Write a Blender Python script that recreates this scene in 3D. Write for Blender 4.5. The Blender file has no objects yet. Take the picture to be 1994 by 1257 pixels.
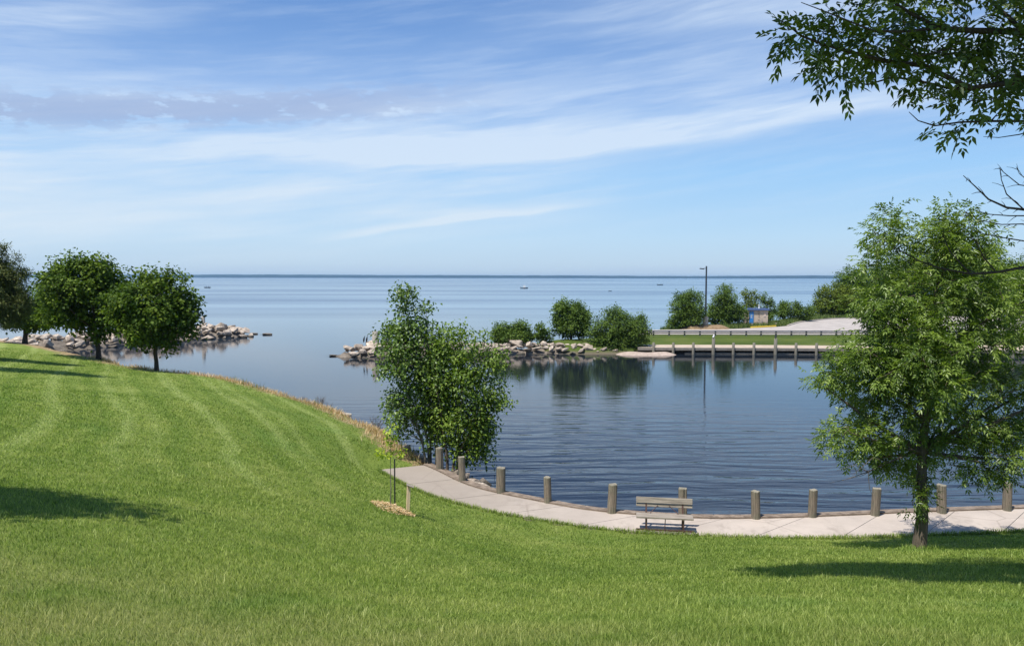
import bpy, bmesh, math, random
import numpy as np
from mathutils import Vector, Matrix, Euler
R = math.radians
random.seed(7); rng = np.random.default_rng(7)
S = bpy.context.scene
COL = S.collection

# ------------------------------------------------------------------ camera
F = 1500.0; CX, CY = 997.0, 628.5
cam_d = bpy.data.cameras.new('camera'); cam = bpy.data.objects.new('camera', cam_d)
COL.objects.link(cam); S.camera = cam
cam_d.sensor_width = 36; cam_d.lens = 36*F/1994
cam_d.clip_start = .1; cam_d.clip_end = 40000
CAMZ = 7.5
cam.matrix_world = Matrix.Translation((0, 0, CAMZ)) @ (Matrix.Rotation(R(90-3.376), 4, 'X') @ Matrix.Rotation(R(0.08), 4, 'Z'))
CR = np.array((Matrix.Rotation(R(90-3.376), 3, 'X') @ Matrix.Rotation(R(0.08), 3, 'Z')))

def ray(px, py):
    return CR @ np.array([(px-CX)/F, -(py-CY)/F, -1.0])
def PY(px, py, Y):          # point on a pixel's ray at forward distance Y
    d = ray(px, py); t = Y/d[1]
    return Vector((d[0]*t, Y, CAMZ+d[2]*t))
def PZ(px, py, z):          # point on a pixel's ray at height z
    d = ray(px, py); t = (z-CAMZ)/d[2]
    return Vector((d[0]*t, d[1]*t, z))

# ------------------------------------------------------------------ world and sun
SUN_TX, SUN_TY = .33, .33       # shadow shift per metre of height
sun_dir = Vector((SUN_TX, SUN_TY, -1)).normalized()
sun_el = math.asin(-sun_dir.z); sun_az = math.atan2(-sun_dir.x, -sun_dir.y)   # clockwise from +Y
S.view_settings.view_transform = 'Standard'; S.view_settings.look = 'None'
S.view_settings.exposure = 0.45; S.view_settings.gamma = 1
S.view_settings.use_curve_mapping = False

W = bpy.data.worlds.new("World"); S.world = W; W.use_nodes = True
class NT:                     # tiny node-expression helper
    def __init__(s, nt): s.nt = nt
    def n(s, t, **kw):
        nd = s.nt.nodes.new(t)
        for k, v in kw.items(): setattr(nd, k, v)
        return nd
    def put(s, sock, v):
        if isinstance(v, (int, float)):
            sock.default_value = v
        elif isinstance(v, (tuple, list)):
            sock.default_value = tuple(v) if len(v) == len(sock.default_value) else tuple(v)+(1,)
        else: s.nt.links.new(v, sock)
    def m(s, op, a, b=None, c=None, clamp=False):
        nd = s.n('ShaderNodeMath', operation=op); nd.use_clamp = clamp
        s.put(nd.inputs[0], a)
        if b is not None: s.put(nd.inputs[1], b)
        if c is not None: s.put(nd.inputs[2], c)
        return nd.outputs[0]
    def mul(s, a, b): return s.m('MULTIPLY', a, b)
    def add(s, a, b): return s.m('ADD', a, b)
    def sub(s, a, b): return s.m('SUBTRACT', a, b)
    def xyz(s, v):
        nd = s.n('ShaderNodeSeparateXYZ'); s.put(nd.inputs[0], v); return nd.outputs
    def comb(s, x, y, z=0.0):
        nd = s.n('ShaderNodeCombineXYZ')
        for i, q in enumerate((x, y, z)): s.put(nd.inputs[i], q)
        return nd.outputs[0]
    def noise(s, vec, scale, detail=4, rough=.55, dist=0.0, color=False):
        nd = s.n('ShaderNodeTexNoise'); s.put(nd.inputs['Vector'], vec)
        nd.inputs['Scale'].default_value = scale; nd.inputs['Detail'].default_value = detail
        nd.inputs['Roughness'].default_value = rough; nd.inputs['Distortion'].default_value = dist
        return nd.outputs['Color' if color else 'Fac']
    def ss(s, x, a, b):       # smoothstep a..b
        nd = s.n('ShaderNodeMapRange', interpolation_type='SMOOTHSTEP'); s.put(nd.inputs[0], x)
        nd.inputs[1].default_value = a; nd.inputs[2].default_value = b
        return nd.outputs[0]
    def mix(s, f, a, b, t='MIX'):
        nd = s.n('ShaderNodeMix', data_type='RGBA', blend_type=t); s.put(nd.inputs[0], f)
        s.put(nd.inputs[6], a); s.put(nd.inputs[7], b); return nd.outputs[2]
    def ramp(s, f, stops):
        nd = s.n('ShaderNodeValToRGB'); s.put(nd.inputs[0], f)
        e = nd.color_ramp.elements
        while len(e) < len(stops): e.new(.5)
        for i, (p, c) in enumerate(stops): e[i].position = p; e[i].color = tuple(c)+(1,)
        return nd.outputs[0]
    def mapv(s, vec, scale=(1, 1, 1), rot=(0, 0, 0), loc=(0, 0, 0)):
        nd = s.n('ShaderNodeMapping'); s.put(nd.inputs[0], vec)
        nd.inputs['Scale'].default_value = scale; nd.inputs['Rotation'].default_value = rot
        nd.inputs['Location'].default_value = loc; return nd.outputs[0]

w = NT(W.node_tree)
sky = w.n('ShaderNodeTexSky', sky_type='NISHITA'); sky.sun_disc = False
sky.sun_elevation = sun_el; sky.sun_rotation = sun_az
sky.altitude = 200; sky.air_density = 1.0; sky.dust_density = .5; sky.ozone_density = 2.0
SKY_K = .10
D = w.xyz(w.n('ShaderNodeTexCoord').outputs['Generated'])
U = w.m('ARCTAN2', D[0], D[1]); V = D[2]
def line(a, b):               # v of a line through two photo pixels, as a function of u
    (x1, y1), (x2, y2) = a, b
    u1, v1 = math.atan((x1-CX)/F), (540-y1)/F; u2, v2 = math.atan((x2-CX)/F), (540-y2)/F
    k = (v2-v1)/(u2-u1); return w.add(w.mul(U, k), v1-k*u1)
warp = w.sub(w.noise(w.comb(w.mul(U, 3.0), w.mul(V, 9.0)), 1.0, 3), .5)
wv = w.add(V, w.mul(warp, .028))
streak = w.noise(w.comb(w.mul(U, 2.2), w.mul(w.sub(wv, w.mul(U, .10)), 21.0)), 1.0, 5, .55)
fine = w.noise(w.comb(w.mul(U, 5.0), w.mul(w.sub(wv, w.mul(U, .12)), 52.0), 3.0), 1.0, 6, .6)
def band(cl, up, dn):         # soft band round a centre line: falls off over up above and dn below
    d = w.sub(wv, cl)
    return w.mul(w.ss(d, -dn, 0.0), w.sub(1.0, w.ss(d, 0.0, up)))
uR = lambda px: math.atan((px-CX)/F)
b1 = w.mul(band(line((800, 322), (1700, 252)), .042, .016), w.mul(w.ss(U, uR(420), uR(900)), w.sub(1.0, w.ss(U, uR(1450), uR(2000)))))
b2 = w.mul(band(line((0, 430), (1000, 385)), .16, .10), w.sub(1.0, w.ss(U, uR(700), uR(1450))))
b3 = w.mul(band(line((0, 290), (1900, 190)), .11, .09), .55)
b4 = w.mul(band(line((0, 150), (300, 95)), .05, .035), w.sub(1.0, w.ss(U, uR(60), uR(520))))
b5 = w.mul(band(line((900, 70), (1600, 60)), .06, .05), w.mul(w.ss(U, uR(800), uR(1500)), .60))
b6 = w.mul(band(line((650, 462), (1100, 405)), .010, .005), w.mul(w.ss(U, uR(560), uR(760)), w.mul(w.sub(1.0, w.ss(U, uR(1000), uR(1280))), .5)))
tex = w.m('MINIMUM', w.add(w.mul(w.ss(streak, .30, .70), .75), w.mul(w.ss(fine, .30, .80), .32)), 1.0)
a = w.add(w.add(w.mul(b1, w.add(.30, w.mul(tex, .75))), w.mul(b2, w.add(.12, w.mul(tex, .85)))),
          w.add(w.mul(b3, w.add(.16, w.mul(tex, 1.05))), w.add(w.mul(b4, w.add(.15, w.mul(tex, .8))), w.mul(b5, w.add(.2, w.mul(tex, .9))))))
a = w.add(a, w.add(b6, w.mul(w.ss(fine, .40, .80), w.mul(w.ss(V, .03, .12), .22))))
lowhaze = w.mul(w.sub(1.0, w.ss(V, -.02, .075)), .15)
a = w.m('MINIMUM', w.add(a, lowhaze), .88)
vapour = w.mix(w.ss(V, .02, .22), (.530, .610, .685), (.495, .590, .715))
# clumpy grey cloud on the left
lump = w.noise(w.comb(w.mul(U, 30.0), w.mul(V, 75.0), 5.0), 1.0, 6, .62)
gd = w.sub(V, line((0, 275), (700, 222)))
gw = w.sub(1.0, w.ss(w.m('ABSOLUTE', gd), .004, .032))
g = w.mul(w.mul(gw, w.ss(w.add(lump, w.mul(gw, .20)), .54, .66)), w.sub(1.0, w.ss(U, uR(560), uR(1100))))
g2 = w.mul(w.mul(w.sub(1.0, w.ss(w.m('ABSOLUTE', w.sub(V, .0105)), .001, .007)), w.ss(streak, .35, .6)), .35)
skyc = w.mix(1.0, sky.outputs[0], (SKY_K,)*3, 'MULTIPLY')
clear = w.ramp(V, [(0, (.350, .475, .620)), (.05, (.340, .510, .690)), (.13, (.245, .450, .710)), (.22, (.180, .330, .620)), (.34, (.100, .220, .490)), (.75, (.07, .16, .40))])
skyc = w.mix(.85, skyc, clear)
c = w.mix(a, skyc, vapour)
c = w.mix(w.mul(g, .72), c, (.270, .345, .52))
c = w.mix(g2, c, (.36, .46, .60))
bg = W.node_tree.nodes['Background']; w.put(bg.inputs[0], c); bg.inputs[1].default_value = 1.0

sl = bpy.data.lights.new('sun', 'SUN'); sl.energy = 4.6; sl.angle = R(.5); sl.color = (1, .96, .90)
so = bpy.data.objects.new('sun', sl); COL.objects.link(so)
so.rotation_euler = sun_dir.to_track_quat('-Z', 'Y').to_euler()

# ------------------------------------------------------------------ object helpers
def tag(o, label=None, cat=None, group=None, kind=None):
    if label: o['label'] = label
    if cat: o['category'] = cat
    if group: o['group'] = group
    if kind: o['kind'] = kind
    return o
def link(name, me, mat=None, parent=None):
    o = bpy.data.objects.new(name, me); COL.objects.link(o)
    if mat is not None and me is not None and not me.materials: me.materials.append(mat)
    if parent: o.parent = parent; o.matrix_parent_inverse = Matrix.Identity(4)
    return o
def thing(name, label, cat, loc=(0, 0, 0), rz=0, group=None):
    o = bpy.data.objects.new(name, None); COL.objects.link(o)
    o.location = loc; o.rotation_euler = (0, 0, rz); o.empty_display_size = .1
    return tag(o, label, cat, group)
def dup(root, loc, rz=0, sc=None, label=None, group=None):
    r = root.copy(); COL.objects.link(r); r.location = loc; r.rotation_euler = (0, 0, rz)
    if sc: r.scale = sc
    if label: r['label'] = label
    if group: r['group'] = group
    for ch in list(root.children):
        c_ = ch.copy(); COL.objects.link(c_); c_.parent = r
        for g_ in list(ch.children):
            d_ = g_.copy(); COL.objects.link(d_); d_.parent = c_
    return r
def npmesh(name, verts, faces, attr=None, smooth=False):
    """verts (N,3), faces (M,k); attr: dict of per-vertex floats"""
    verts = np.asarray(verts, dtype=np.float32); faces = np.asarray(faces, dtype=np.int32)
    me = bpy.data.meshes.new(name); M, k = faces.shape
    me.vertices.add(len(verts)); me.vertices.foreach_set('co', verts.ravel())
    me.loops.add(M*k); me.loops.foreach_set('vertex_index', faces.ravel())
    me.polygons.add(M)
    me.polygons.foreach_set('loop_start', np.arange(0, M*k, k, dtype=np.int32))
    me.polygons.foreach_set('loop_total', np.full(M, k, dtype=np.int32))
    if smooth: me.polygons.foreach_set('use_smooth', np.ones(M, dtype=bool))
    me.update(calc_edges=True)
    for kk, vv in (attr or {}).items():
        at = me.attributes.new(kk, 'FLOAT', 'POINT'); at.data.foreach_set('value', np.asarray(vv, dtype=np.float32))
    return me
class MB:
    def __init__(s): s.v = []; s.f = []; s.sm = []
    def _add(s, vs, fs, smooth=False):
        o = len(s.v); s.v += [tuple(q) for q in vs]; s.f += [tuple(i+o for i in q) for q in fs]; s.sm += [smooth]*len(fs); return s
    def box(s, c, size, rot=None, bev=0.0):
        hx, hy, hz = [q/2 for q in size]; c = Vector(c)
        bm = bmesh.new(); bmesh.ops.create_cube(bm, size=1.0)
        for v in bm.verts: v.co = Vector((v.co.x*size[0], v.co.y*size[1], v.co.z*size[2]))
        if bev: bmesh.ops.bevel(bm, geom=list(bm.edges), offset=bev, segments=1, affect='EDGES')
        m = rot.to_matrix() if isinstance(rot, Euler) else (rot or Matrix.Identity(3))
        bm.verts.index_update()
        s._add([m @ v.co + c for v in bm.verts], [[v.index for v in f.verts] for f in bm.faces]); bm.free(); return s
    def bar(s, a, b, w_, h_, bev=0.0):
        a, b = Vector(a), Vector(b); d = b-a; q = d.to_track_quat('X', 'Z').to_matrix()
        return s.box((a+b)/2, (d.length, w_, h_), q, bev)
    def tube(s, pts, rad, n=8, cap=True, smooth=True):
        pts = [Vector(p) for p in pts]; m = len(pts)
        if not isinstance(rad, (list, tuple)): rad = [rad]*m
        vs, fs = [], []
        up = Vector((.13, .21, 1)).normalized()
        for i, p in enumerate(pts):
            t = (pts[min(i+1, m-1)]-pts[max(i-1, 0)]).normalized()
            x = t.cross(up)
            if x.length < .05: x = t.cross(Vector((1, 0, 0)))
            x.normalize(); y = t.cross(x)
            for k in range(n):
                a_ = 2*math.pi*k/n; vs.append(p + (x*math.cos(a_)+y*math.sin(a_))*rad[i])
        for i in range(m-1):
            for k in range(n):
                fs.append((i*n+k, i*n+(k+1) % n, (i+1)*n+(k+1) % n, (i+1)*n+k))
        s._add(vs, fs, smooth)
        if cap: s._add(vs[:n], [tuple(range(n))]); s._add(vs[-n:], [tuple(range(n-1, -1, -1))])
        return s
    def build(s, name, mat, parent=None):
        me = bpy.data.meshes.new(name); me.from_pydata(s.v, [], s.f)
        me.polygons.foreach_set('use_smooth', s.sm); me.update()
        return link(name, me, mat, parent)

# ------------------------------------------------------------------ materials
def mat(name, build, rough=.8, spec=.3):
    m = bpy.data.materials.new(name); m.use_nodes = True; h = NT(m.node_tree)
    p = m.node_tree.nodes['Principled BSDF']; p.inputs['Roughness'].default_value = rough
    p.inputs['Specular IOR Level'].default_value = spec
    c_ = build(h, p)
    if c_ is not None: h.put(p.inputs['Base Color'], c_)
    return m
def obj_co(h): return h.n('ShaderNodeTexCoord').outputs['Object']
def pos(h): return h.n('ShaderNodeNewGeometry').outputs['Position']
def attr(h, n_): 
    nd = h.n('ShaderNodeAttribute'); nd.attribute_name = n_; return nd.outputs['Fac']
def bump(h, p, f, strength=.5, dist=.02):
    b = h.n('ShaderNodeBump'); h.put(b.inputs['Height'], f); b.inputs['Strength'].default_value = strength
    b.inputs['Distance'].default_value = dist; h.nt.links.new(b.outputs[0], p.inputs['Normal'])
def plain(col, var=.25, scale=6.0, rough=.7, bmp=.3, spec=.3, stretch=(1, 1, 1)):
    def f(h, p):
        v = h.mapv(obj_co(h), stretch); n_ = h.noise(v, scale, 6, .65)
        bump(h, p, n_, bmp, .01)
        return h.ramp(n_, [(.25, [q*(1-var) for q in col]), (.75, [min(1, q*(1+var)) for q in col])])
    return mat('surface', f, rough, spec)
def leafmat(name, dark, mid, light, trans=.35, rough=.45, spec=.35):
    m = bpy.data.materials.new(name); m.use_nodes = True; h = NT(m.node_tree); nt = m.node_tree
    p = nt.nodes['Principled BSDF']; p.inputs['Roughness'].default_value = rough; p.inputs['Specular IOR Level'].default_value = spec
    c_ = h.ramp(attr(h, 'rnd'), [(.1, dark), (.5, mid), (.92, light)])
    h.put(p.inputs['Base Color'], c_)
    t = h.n('ShaderNodeBsdfTranslucent'); tc = h.mix(1.0, c_, (1.25, 1.35, .55), 'MULTIPLY'); h.put(t.inputs[0], tc)
    mx = h.n('ShaderNodeMixShader'); mx.inputs[0].default_value = trans
    nt.links.new(p.outputs[0], mx.inputs[1]); nt.links.new(t.outputs[0], mx.inputs[2])
    nt.links.new(mx.outputs[0], nt.nodes['Material Output'].inputs[0]); return m
def bark_f(col):
    def f(h, p):
        v = h.mapv(obj_co(h), (1, 1, .18)); n_ = h.noise(v, 28, 6, .7)
        bump(h, p, n_, .8, .03)
        return h.ramp(n_, [(.3, [q*.45 for q in col]), (.7, col)])
    return f
M = {}
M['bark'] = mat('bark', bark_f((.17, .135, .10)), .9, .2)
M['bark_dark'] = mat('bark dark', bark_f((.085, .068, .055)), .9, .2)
M['bark_grey'] = mat('bark grey', bark_f((.24, .22, .18)), .9, .2)
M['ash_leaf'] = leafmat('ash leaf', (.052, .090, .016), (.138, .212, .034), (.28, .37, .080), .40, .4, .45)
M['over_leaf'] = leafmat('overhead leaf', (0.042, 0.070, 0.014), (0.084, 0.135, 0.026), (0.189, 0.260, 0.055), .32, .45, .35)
M['maple_leaf'] = leafmat('maple leaf', (0.030, 0.060, 0.009), (0.074, 0.125, 0.015), (0.176, 0.244, 0.033), .30, .6, .12)
M['poplar_leaf'] = leafmat('poplar leaf', (0.051, 0.092, 0.019), (0.102, 0.169, 0.031), (0.217, 0.311, 0.066), .30, .4, .4)
M['elder_leaf'] = leafmat('box elder leaf', (0.061, 0.108, 0.014), (0.131, 0.209, 0.026), (0.261, 0.351, 0.054), .35, .45, .35)
M['sap_leaf'] = leafmat('sapling leaf', (0.220, 0.297, 0.030), (0.374, 0.462, 0.045), (0.550, 0.594, 0.080), .45)
M['far_leaf'] = leafmat('far leaf', (0.045, 0.084, 0.014), (0.090, 0.147, 0.022), (0.158, 0.231, 0.039), .28, .6, .15)
M['far_leaf_b'] = leafmat('far leaf yellow green', (0.061, 0.088, 0.012), (0.115, 0.156, 0.019), (0.189, 0.237, 0.031), .28, .6, .15)
M['needle'] = leafmat('needle', (.045, .065, .022), (.095, .120, .038), (.20, .20, .075), .15, .7, .1)
M['spruce'] = leafmat('spruce needle', (.014, .028, .016), (.028, .048, .026), (.055, .075, .038), .1, .6, .2)
M['dry'] = leafmat('dry grass', (.36, .22, .10), (.58, .41, .22), (.78, .62, .40), .25, .8, .1)
M['reed'] = leafmat('weeds', (.06, .10, .025), (.11, .17, .04), (.22, .25, .08), .3, .7, .2)

def rockf(h, p):
    co = obj_co(h); oi = h.n('ShaderNodeObjectInfo').outputs['Random']
    n_ = h.noise(co, 2.2, 8, .7); n2 = h.noise(co, 9, 6, .7); bump(h, p, h.add(n_, h.mul(n2, .5)), .8, .12)
    a_ = h.ramp(n_, [(.3, (.20, .155, .115)), (.5, (.47, .39, .31)), (.68, (.74, .63, .50))])
    b_ = h.mix(h.mul(oi, .7), a_, (.29, .235, .185))
    z = h.xyz(pos(h))[2]     # algae-dark splash line near the water
    wet = h.sub(1.0, h.ss(h.add(z, h.mul(n2, .3)), .22, .50))
    return h.mix(wet, b_, (.055, .048, .036))
M['rock'] = mat('rock', rockf, .85, .25)
def rockd(h, p):
    n_ = h.noise(pos(h), 1.5, 8, .7); bump(h, p, n_, .8, .1)
    return h.ramp(n_, [(.3, (.07, .058, .046)), (.7, (.26, .22, .175))])  # core toned darker than the blocks, painting shade into the gaps between them
M['rubble'] = mat('rubble', rockd, .9, .2)

def concf(base, crack=0.0):
    def f(h, p):
        P_ = pos(h); n_ = h.noise(P_, .7, 6, .65); n2 = h.noise(P_, 40, 4, .7); n3 = h.noise(h.mapv(P_, (1, 2.5, 1)), 2.4, 6, .7)
        bump(h, p, n2, .35, .004)
        c1 = h.mix(h.ss(n_, .3, .7), [q*.86 for q in base], [min(1, q*1.06) for q in base])
        c1 = h.mix(h.mul(h.ss(n3, .55, .75), .35), c1, (base[0]*.58, base[1]*.55, base[2]*.52))
        vb = h.n('ShaderNodeTexVoronoi', feature='DISTANCE_TO_EDGE'); h.put(vb.inputs['Vector'], h.mapv(P_, (.45, .6, 1))); vb.inputs['Scale'].default_value = .55
        ck = h.mul(h.sub(1.0, h.ss(h.add(vb.outputs[0], h.mul(h.sub(n2, .5), .02)), .0, .010)), .45)
        c1 = h.mix(h.mul(ck, 1.0 if crack else 0.0), c1, (base[0]*.45, base[1]*.42, base[2]*.4))
        sp = h.noise(h.mapv(P_, (1, 1.6, 1), loc=(3, 9, 0)), 3.6, 3, .6); c1 = h.mix(h.mul(h.ss(sp, .66, .72), .5), c1, [min(1, q*1.3) for q in base])
        st_ = h.noise(h.mapv(P_, (1.2, .5, 1), loc=(13, 2, 0)), 1.1, 7, .75); c1 = h.mix(h.mul(h.ss(st_, .52, .66), .42), c1, (base[0]*.55, base[1]*.53, base[2]*.52))
        if crack:      # greyer, older slabs at the walkway's end
            x_ = h.xyz(P_)[0]; c1 = h.mix(h.mul(h.sub(1.0, h.ss(h.add(x_, h.mul(n_, 3.0)), -1.5, 6.5)), .75), c1, (.25, .212, .172))
        return h.mix(h.mul(h.ss(n2, .5, .8), .25), c1, [q*.75 for q in base])
    return f
M['concrete'] = mat('concrete', concf((.44, .375, .315), 1), .9, .25)
M['far_walk'] = mat('far walk', concf((.46, .37, .28)), .9, .2)
M['joint'] = mat('joint', concf((.14, .12, .10)), .9, .2)
M['asphalt'] = mat('asphalt pale', concf((.40, .36, .325)), .9, .2)
M['old_concrete'] = mat('old concrete', concf((.40, .36, .30)), .9, .2)
def woodf(light, dark, sc=(1, 1, .05), green=.0, knots=0.0):
    def f(h, p):
        co = obj_co(h); v = h.mapv(co, sc); n_ = h.noise(v, 34, 6, .7); n2 = h.noise(co, 3, 4, .6)
        bump(h, p, n_, .8, .015)
        c_ = h.ramp(n_, [(.32, dark), (.5, [(a_+b_)/2 for a_, b_ in zip(light, dark)]), (.68, light)])
        if green:
            c_ = h.mix(h.mul(h.ss(n2, .4, .65), green), c_, (.13, .16, .105)); oi = h.n('ShaderNodeObjectInfo').outputs['Random']
            c_ = h.mix(h.mul(oi, .45), c_, h.mix(.5, c_, (.07, .068, .055)))
            c_ = h.mix(h.mul(h.ss(h.noise(co, 9, 5, .7), .60, .70), .55), c_, (.05, .045, .035))
        return c_
    return f
M['post'] = mat('post wood', woodf((.34, .28, .21), (.085, .070, .052), (1, 1, .06), .35), .9, .2)
M['quay_wood'] = mat('quay wood', woodf((.30, .27, .22), (.13, .12, .095), (1, 1, .1), .2), .9, .2)
M['post_top'] = mat('post top', woodf((.40, .36, .27), (.14, .12, .09), (1, 1, 1), .15), .9, .2)
M['timber'] = mat('timber', woodf((.30, .235, .18), (.10, .075, .055), (.12, .12, .6)), .9, .2)
M['plank'] = mat('plank', woodf((.42, .365, .30), (.125, .105, .085), (.05, 1, 1)), .9, .2)
M['grey_wood'] = mat('grey wood', woodf((.32, .29, .25), (.12, .105, .09), (.08, 1, 1)), .9, .2)
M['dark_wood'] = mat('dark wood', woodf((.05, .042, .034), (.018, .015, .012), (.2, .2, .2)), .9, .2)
M['new_wood'] = mat('new wood', woodf((.92, .72, .48), (.62, .44, .27), (1, 1, .05)), .85, .2)
M['rust'] = plain((.085, .045, .036), .4, 25, .6, .3, .5)
M['black'] = plain((.02, .022, .022), .3, 20, .5, .2, .5)
M['lamp_dark'] = plain((.035, .045, .06), .2, 8, .45, .1, .5)
M['rail_steel'] = plain((.10, .105, .13), .3, 6, .5, .2, .5)
M['yellow'] = plain((.75, .52, .05), .2, 9, .6, .2)
M['white'] = plain((.75, .75, .72), .08, 9, .6, .1)
M['blue_door'] = plain((.03, .20, .55), .12, 4, .45, .1, .5)
M['blue_roof'] = plain((.06, .10, .22), .2, 4, .5, .1, .5)
M['blue_base'] = plain((.12, .20, .28), .2, 8, .7, .2)
M['sign_orange'] = plain((.62, .33, .18), .1, 9, .6, .1)
M['grey'] = plain((.22, .23, .23), .2, 9, .6, .2)
M['boat_dark'] = plain((.05, .06, .07), .3, 2, .4, .1)
M['gull'] = plain((.75, .75, .75), .1, 30, .7, .1)
M['gull_grey'] = plain((.25, .27, .30), .1, 30, .7, .1)
M['cormorant'] = plain((.02, .02, .022), .3, 30, .6, .1)
M['mulch'] = plain((.36, .24, .15), .5, 30, .95, .9)
def shedf(h, p):
    x = h.xyz(obj_co(h))[0]; s_ = h.m('FRACT', h.mul(x, 5.0)); gr = h.ss(h.m('ABSOLUTE', h.sub(s_, .5)), .40, .48)
    n_ = h.noise(obj_co(h), 3, 5, .6); bump(h, p, gr, .5, .01)
    c_ = h.mix(n_, (.50, .39, .30), (.62, .50, .40)); return h.mix(h.mul(gr, .5), c_, (.16, .125, .10))
M['siding'] = mat('siding', shedf, .8, .2)
def sandf(h, p):
    n_ = h.noise(pos(h), 3, 6, .6); bump(h, p, n_, .5, .05); return h.ramp(n_, [(.3, (.30, .235, .19)), (.7, (.46, .37, .31))])
M['sand'] = mat('sand', sandf, .95, .1)
def dirtf(h, p):
    n_ = h.noise(pos(h), 2, 6, .7); bump(h, p, n_, .6, .08); return h.ramp(n_, [(.3, (.15, .10, .055)), (.7, (.30, .215, .13))])
M['dirt'] = mat('dirt', dirtf, .95, .1)

STR = Vector((12.7, -24.0)).normalized()      # mowing direction on the slope
def lawncol(h, fine=True):
    P_ = pos(h); x, y, z = h.xyz(P_)
    big = h.noise(P_, .16, 4, .6); mid = h.noise(P_, .9, 5, .65); sm = h.noise(P_, 6.0, 4, .7)
    c_ = h.ramp(h.add(h.mul(big, .45), h.mul(mid, .55)), [(.28, (.150, .232, .040)), (.50, (.275, .352, .072)), (.72, (.420, .460, .125))])
    # mown stripes follow the slope on the left hill
    wob = h.sub(h.noise(P_, .07, 2, .5), .5)
    s_ = h.add(h.add(h.mul(x, -STR.y), h.mul(y, STR.x)), h.mul(wob, 3.0))
    st = h.m('SINE', h.mul(s_, 2*math.pi/2.35)); st2 = h.m('SINE', h.mul(s_, 2*math.pi/.93))
    msk = h.mul(h.ss(y, 11.0, 18.0), h.sub(1.0, h.ss(x, -7.0, -2.0)))
    st = h.mul(h.mul(h.add(h.mul(st, .62), h.mul(st2, .42)), msk), h.add(.45, mid))
    c_ = h.mix(h.mul(h.ss(st, 0.10, .85), .48), c_, (.47, .54, .18))
    c_ = h.mix(h.mul(h.ss(h.mul(st, -1.0), 0.0, .9), .5), c_, (.180, .275, .042))
    # drier patch at the camera end, towards the left
    dry = h.mul(h.sub(1.0, h.ss(h.add(y, h.mul(h.sub(x, -3.0), .35)), 3.5, 8.5)), h.ss(mid, .35, .6))
    c_ = h.mix(h.mul(dry, .55), c_, (.47, .42, .19))
    lush = h.mul(h.ss(h.noise(h.mapv(P_, loc=(7, 3, 0)), .35, 3, .6), .60, .72), .22)
    c_ = h.mix(lush, c_, (.17, .33, .075))
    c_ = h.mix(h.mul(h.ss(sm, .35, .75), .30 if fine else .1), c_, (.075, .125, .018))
    return c_
def lawnf(h, p):
    P_ = pos(h); c_ = lawncol(h)
    sh = attr(h, 'shore'); n_ = h.noise(P_, 1.3, 5, .7)
    k = h.ss(h.add(sh, h.mul(h.sub(n_, .5), 1.3)), .35, .75)
    c_ = h.mix(k, c_, h.ramp(n_, [(.3, (.32, .21, .10)), (.7, (.60, .43, .25))]))
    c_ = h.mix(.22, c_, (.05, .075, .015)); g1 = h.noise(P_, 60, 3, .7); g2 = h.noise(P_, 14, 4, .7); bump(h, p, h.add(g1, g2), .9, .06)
    return c_
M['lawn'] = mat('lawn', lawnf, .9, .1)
def bladef(h, p):
    c_ = lawncol(h, False); r_ = attr(h, 'rnd')
    c_ = h.mix(1.0, c_, h.ramp(r_, [(.0, (.30, .36, .25)), (.3, (.72, .80, .7)), (.6, (1.0, 1.0, 1)), (.85, (1.3, 1.25, 1.35)), (1, (1.7, 1.55, 2.3))]), 'MULTIPLY')
    return c_
def blade_mat():
    m = mat('grass blade', bladef, .5, .3); nt = m.node_tree; h = NT(nt); p = nt.nodes['Principled BSDF']
    src = p.inputs['Base Color'].links[0].from_socket
    t = h.n('ShaderNodeBsdfTranslucent'); h.put(t.inputs[0], h.mix(1.0, src, (1.2, 1.3, .7), 'MULTIPLY'))
    mx = h.n('ShaderNodeMixShader'); mx.inputs[0].default_value = .42
    nt.links.new(p.outputs[0], mx.inputs[1]); nt.links.new(t.outputs[0], mx.inputs[2])
    nt.links.new(mx.outputs[0], nt.nodes['Material Output'].inputs[0]); return m
M['blade'] = blade_mat()
def flawnf(h, p):
    P_ = pos(h); n_ = h.noise(h.mapv(P_, (.35, 1, 1)), .5, 5, .6); n2 = h.noise(P_, 7, 4, .7); bump(h, p, n2, .8, .1)
    c_ = h.ramp(n_, [(.3, (.045, .070, .014)), (.55, (.075, .105, .020)), (.75, (.125, .135, .036))])
    z = h.xyz(P_)[2]
    return h.mix(h.sub(1.0, h.ss(z, .05, .42)), c_, (.13, .11, .075))
M['far_lawn'] = mat('far lawn', flawnf, .9, .1)
def shoref(h, p):
    n_ = h.noise(h.mapv(pos(h), (.004, .004, .03)), 1, 5, .7)
    return h.ramp(n_, [(.3, (.012, .026, .022)), (.7, (.03, .045, .035))])
M['far_shore'] = mat('distant wooded shore', shoref, .95, .1)

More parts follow.
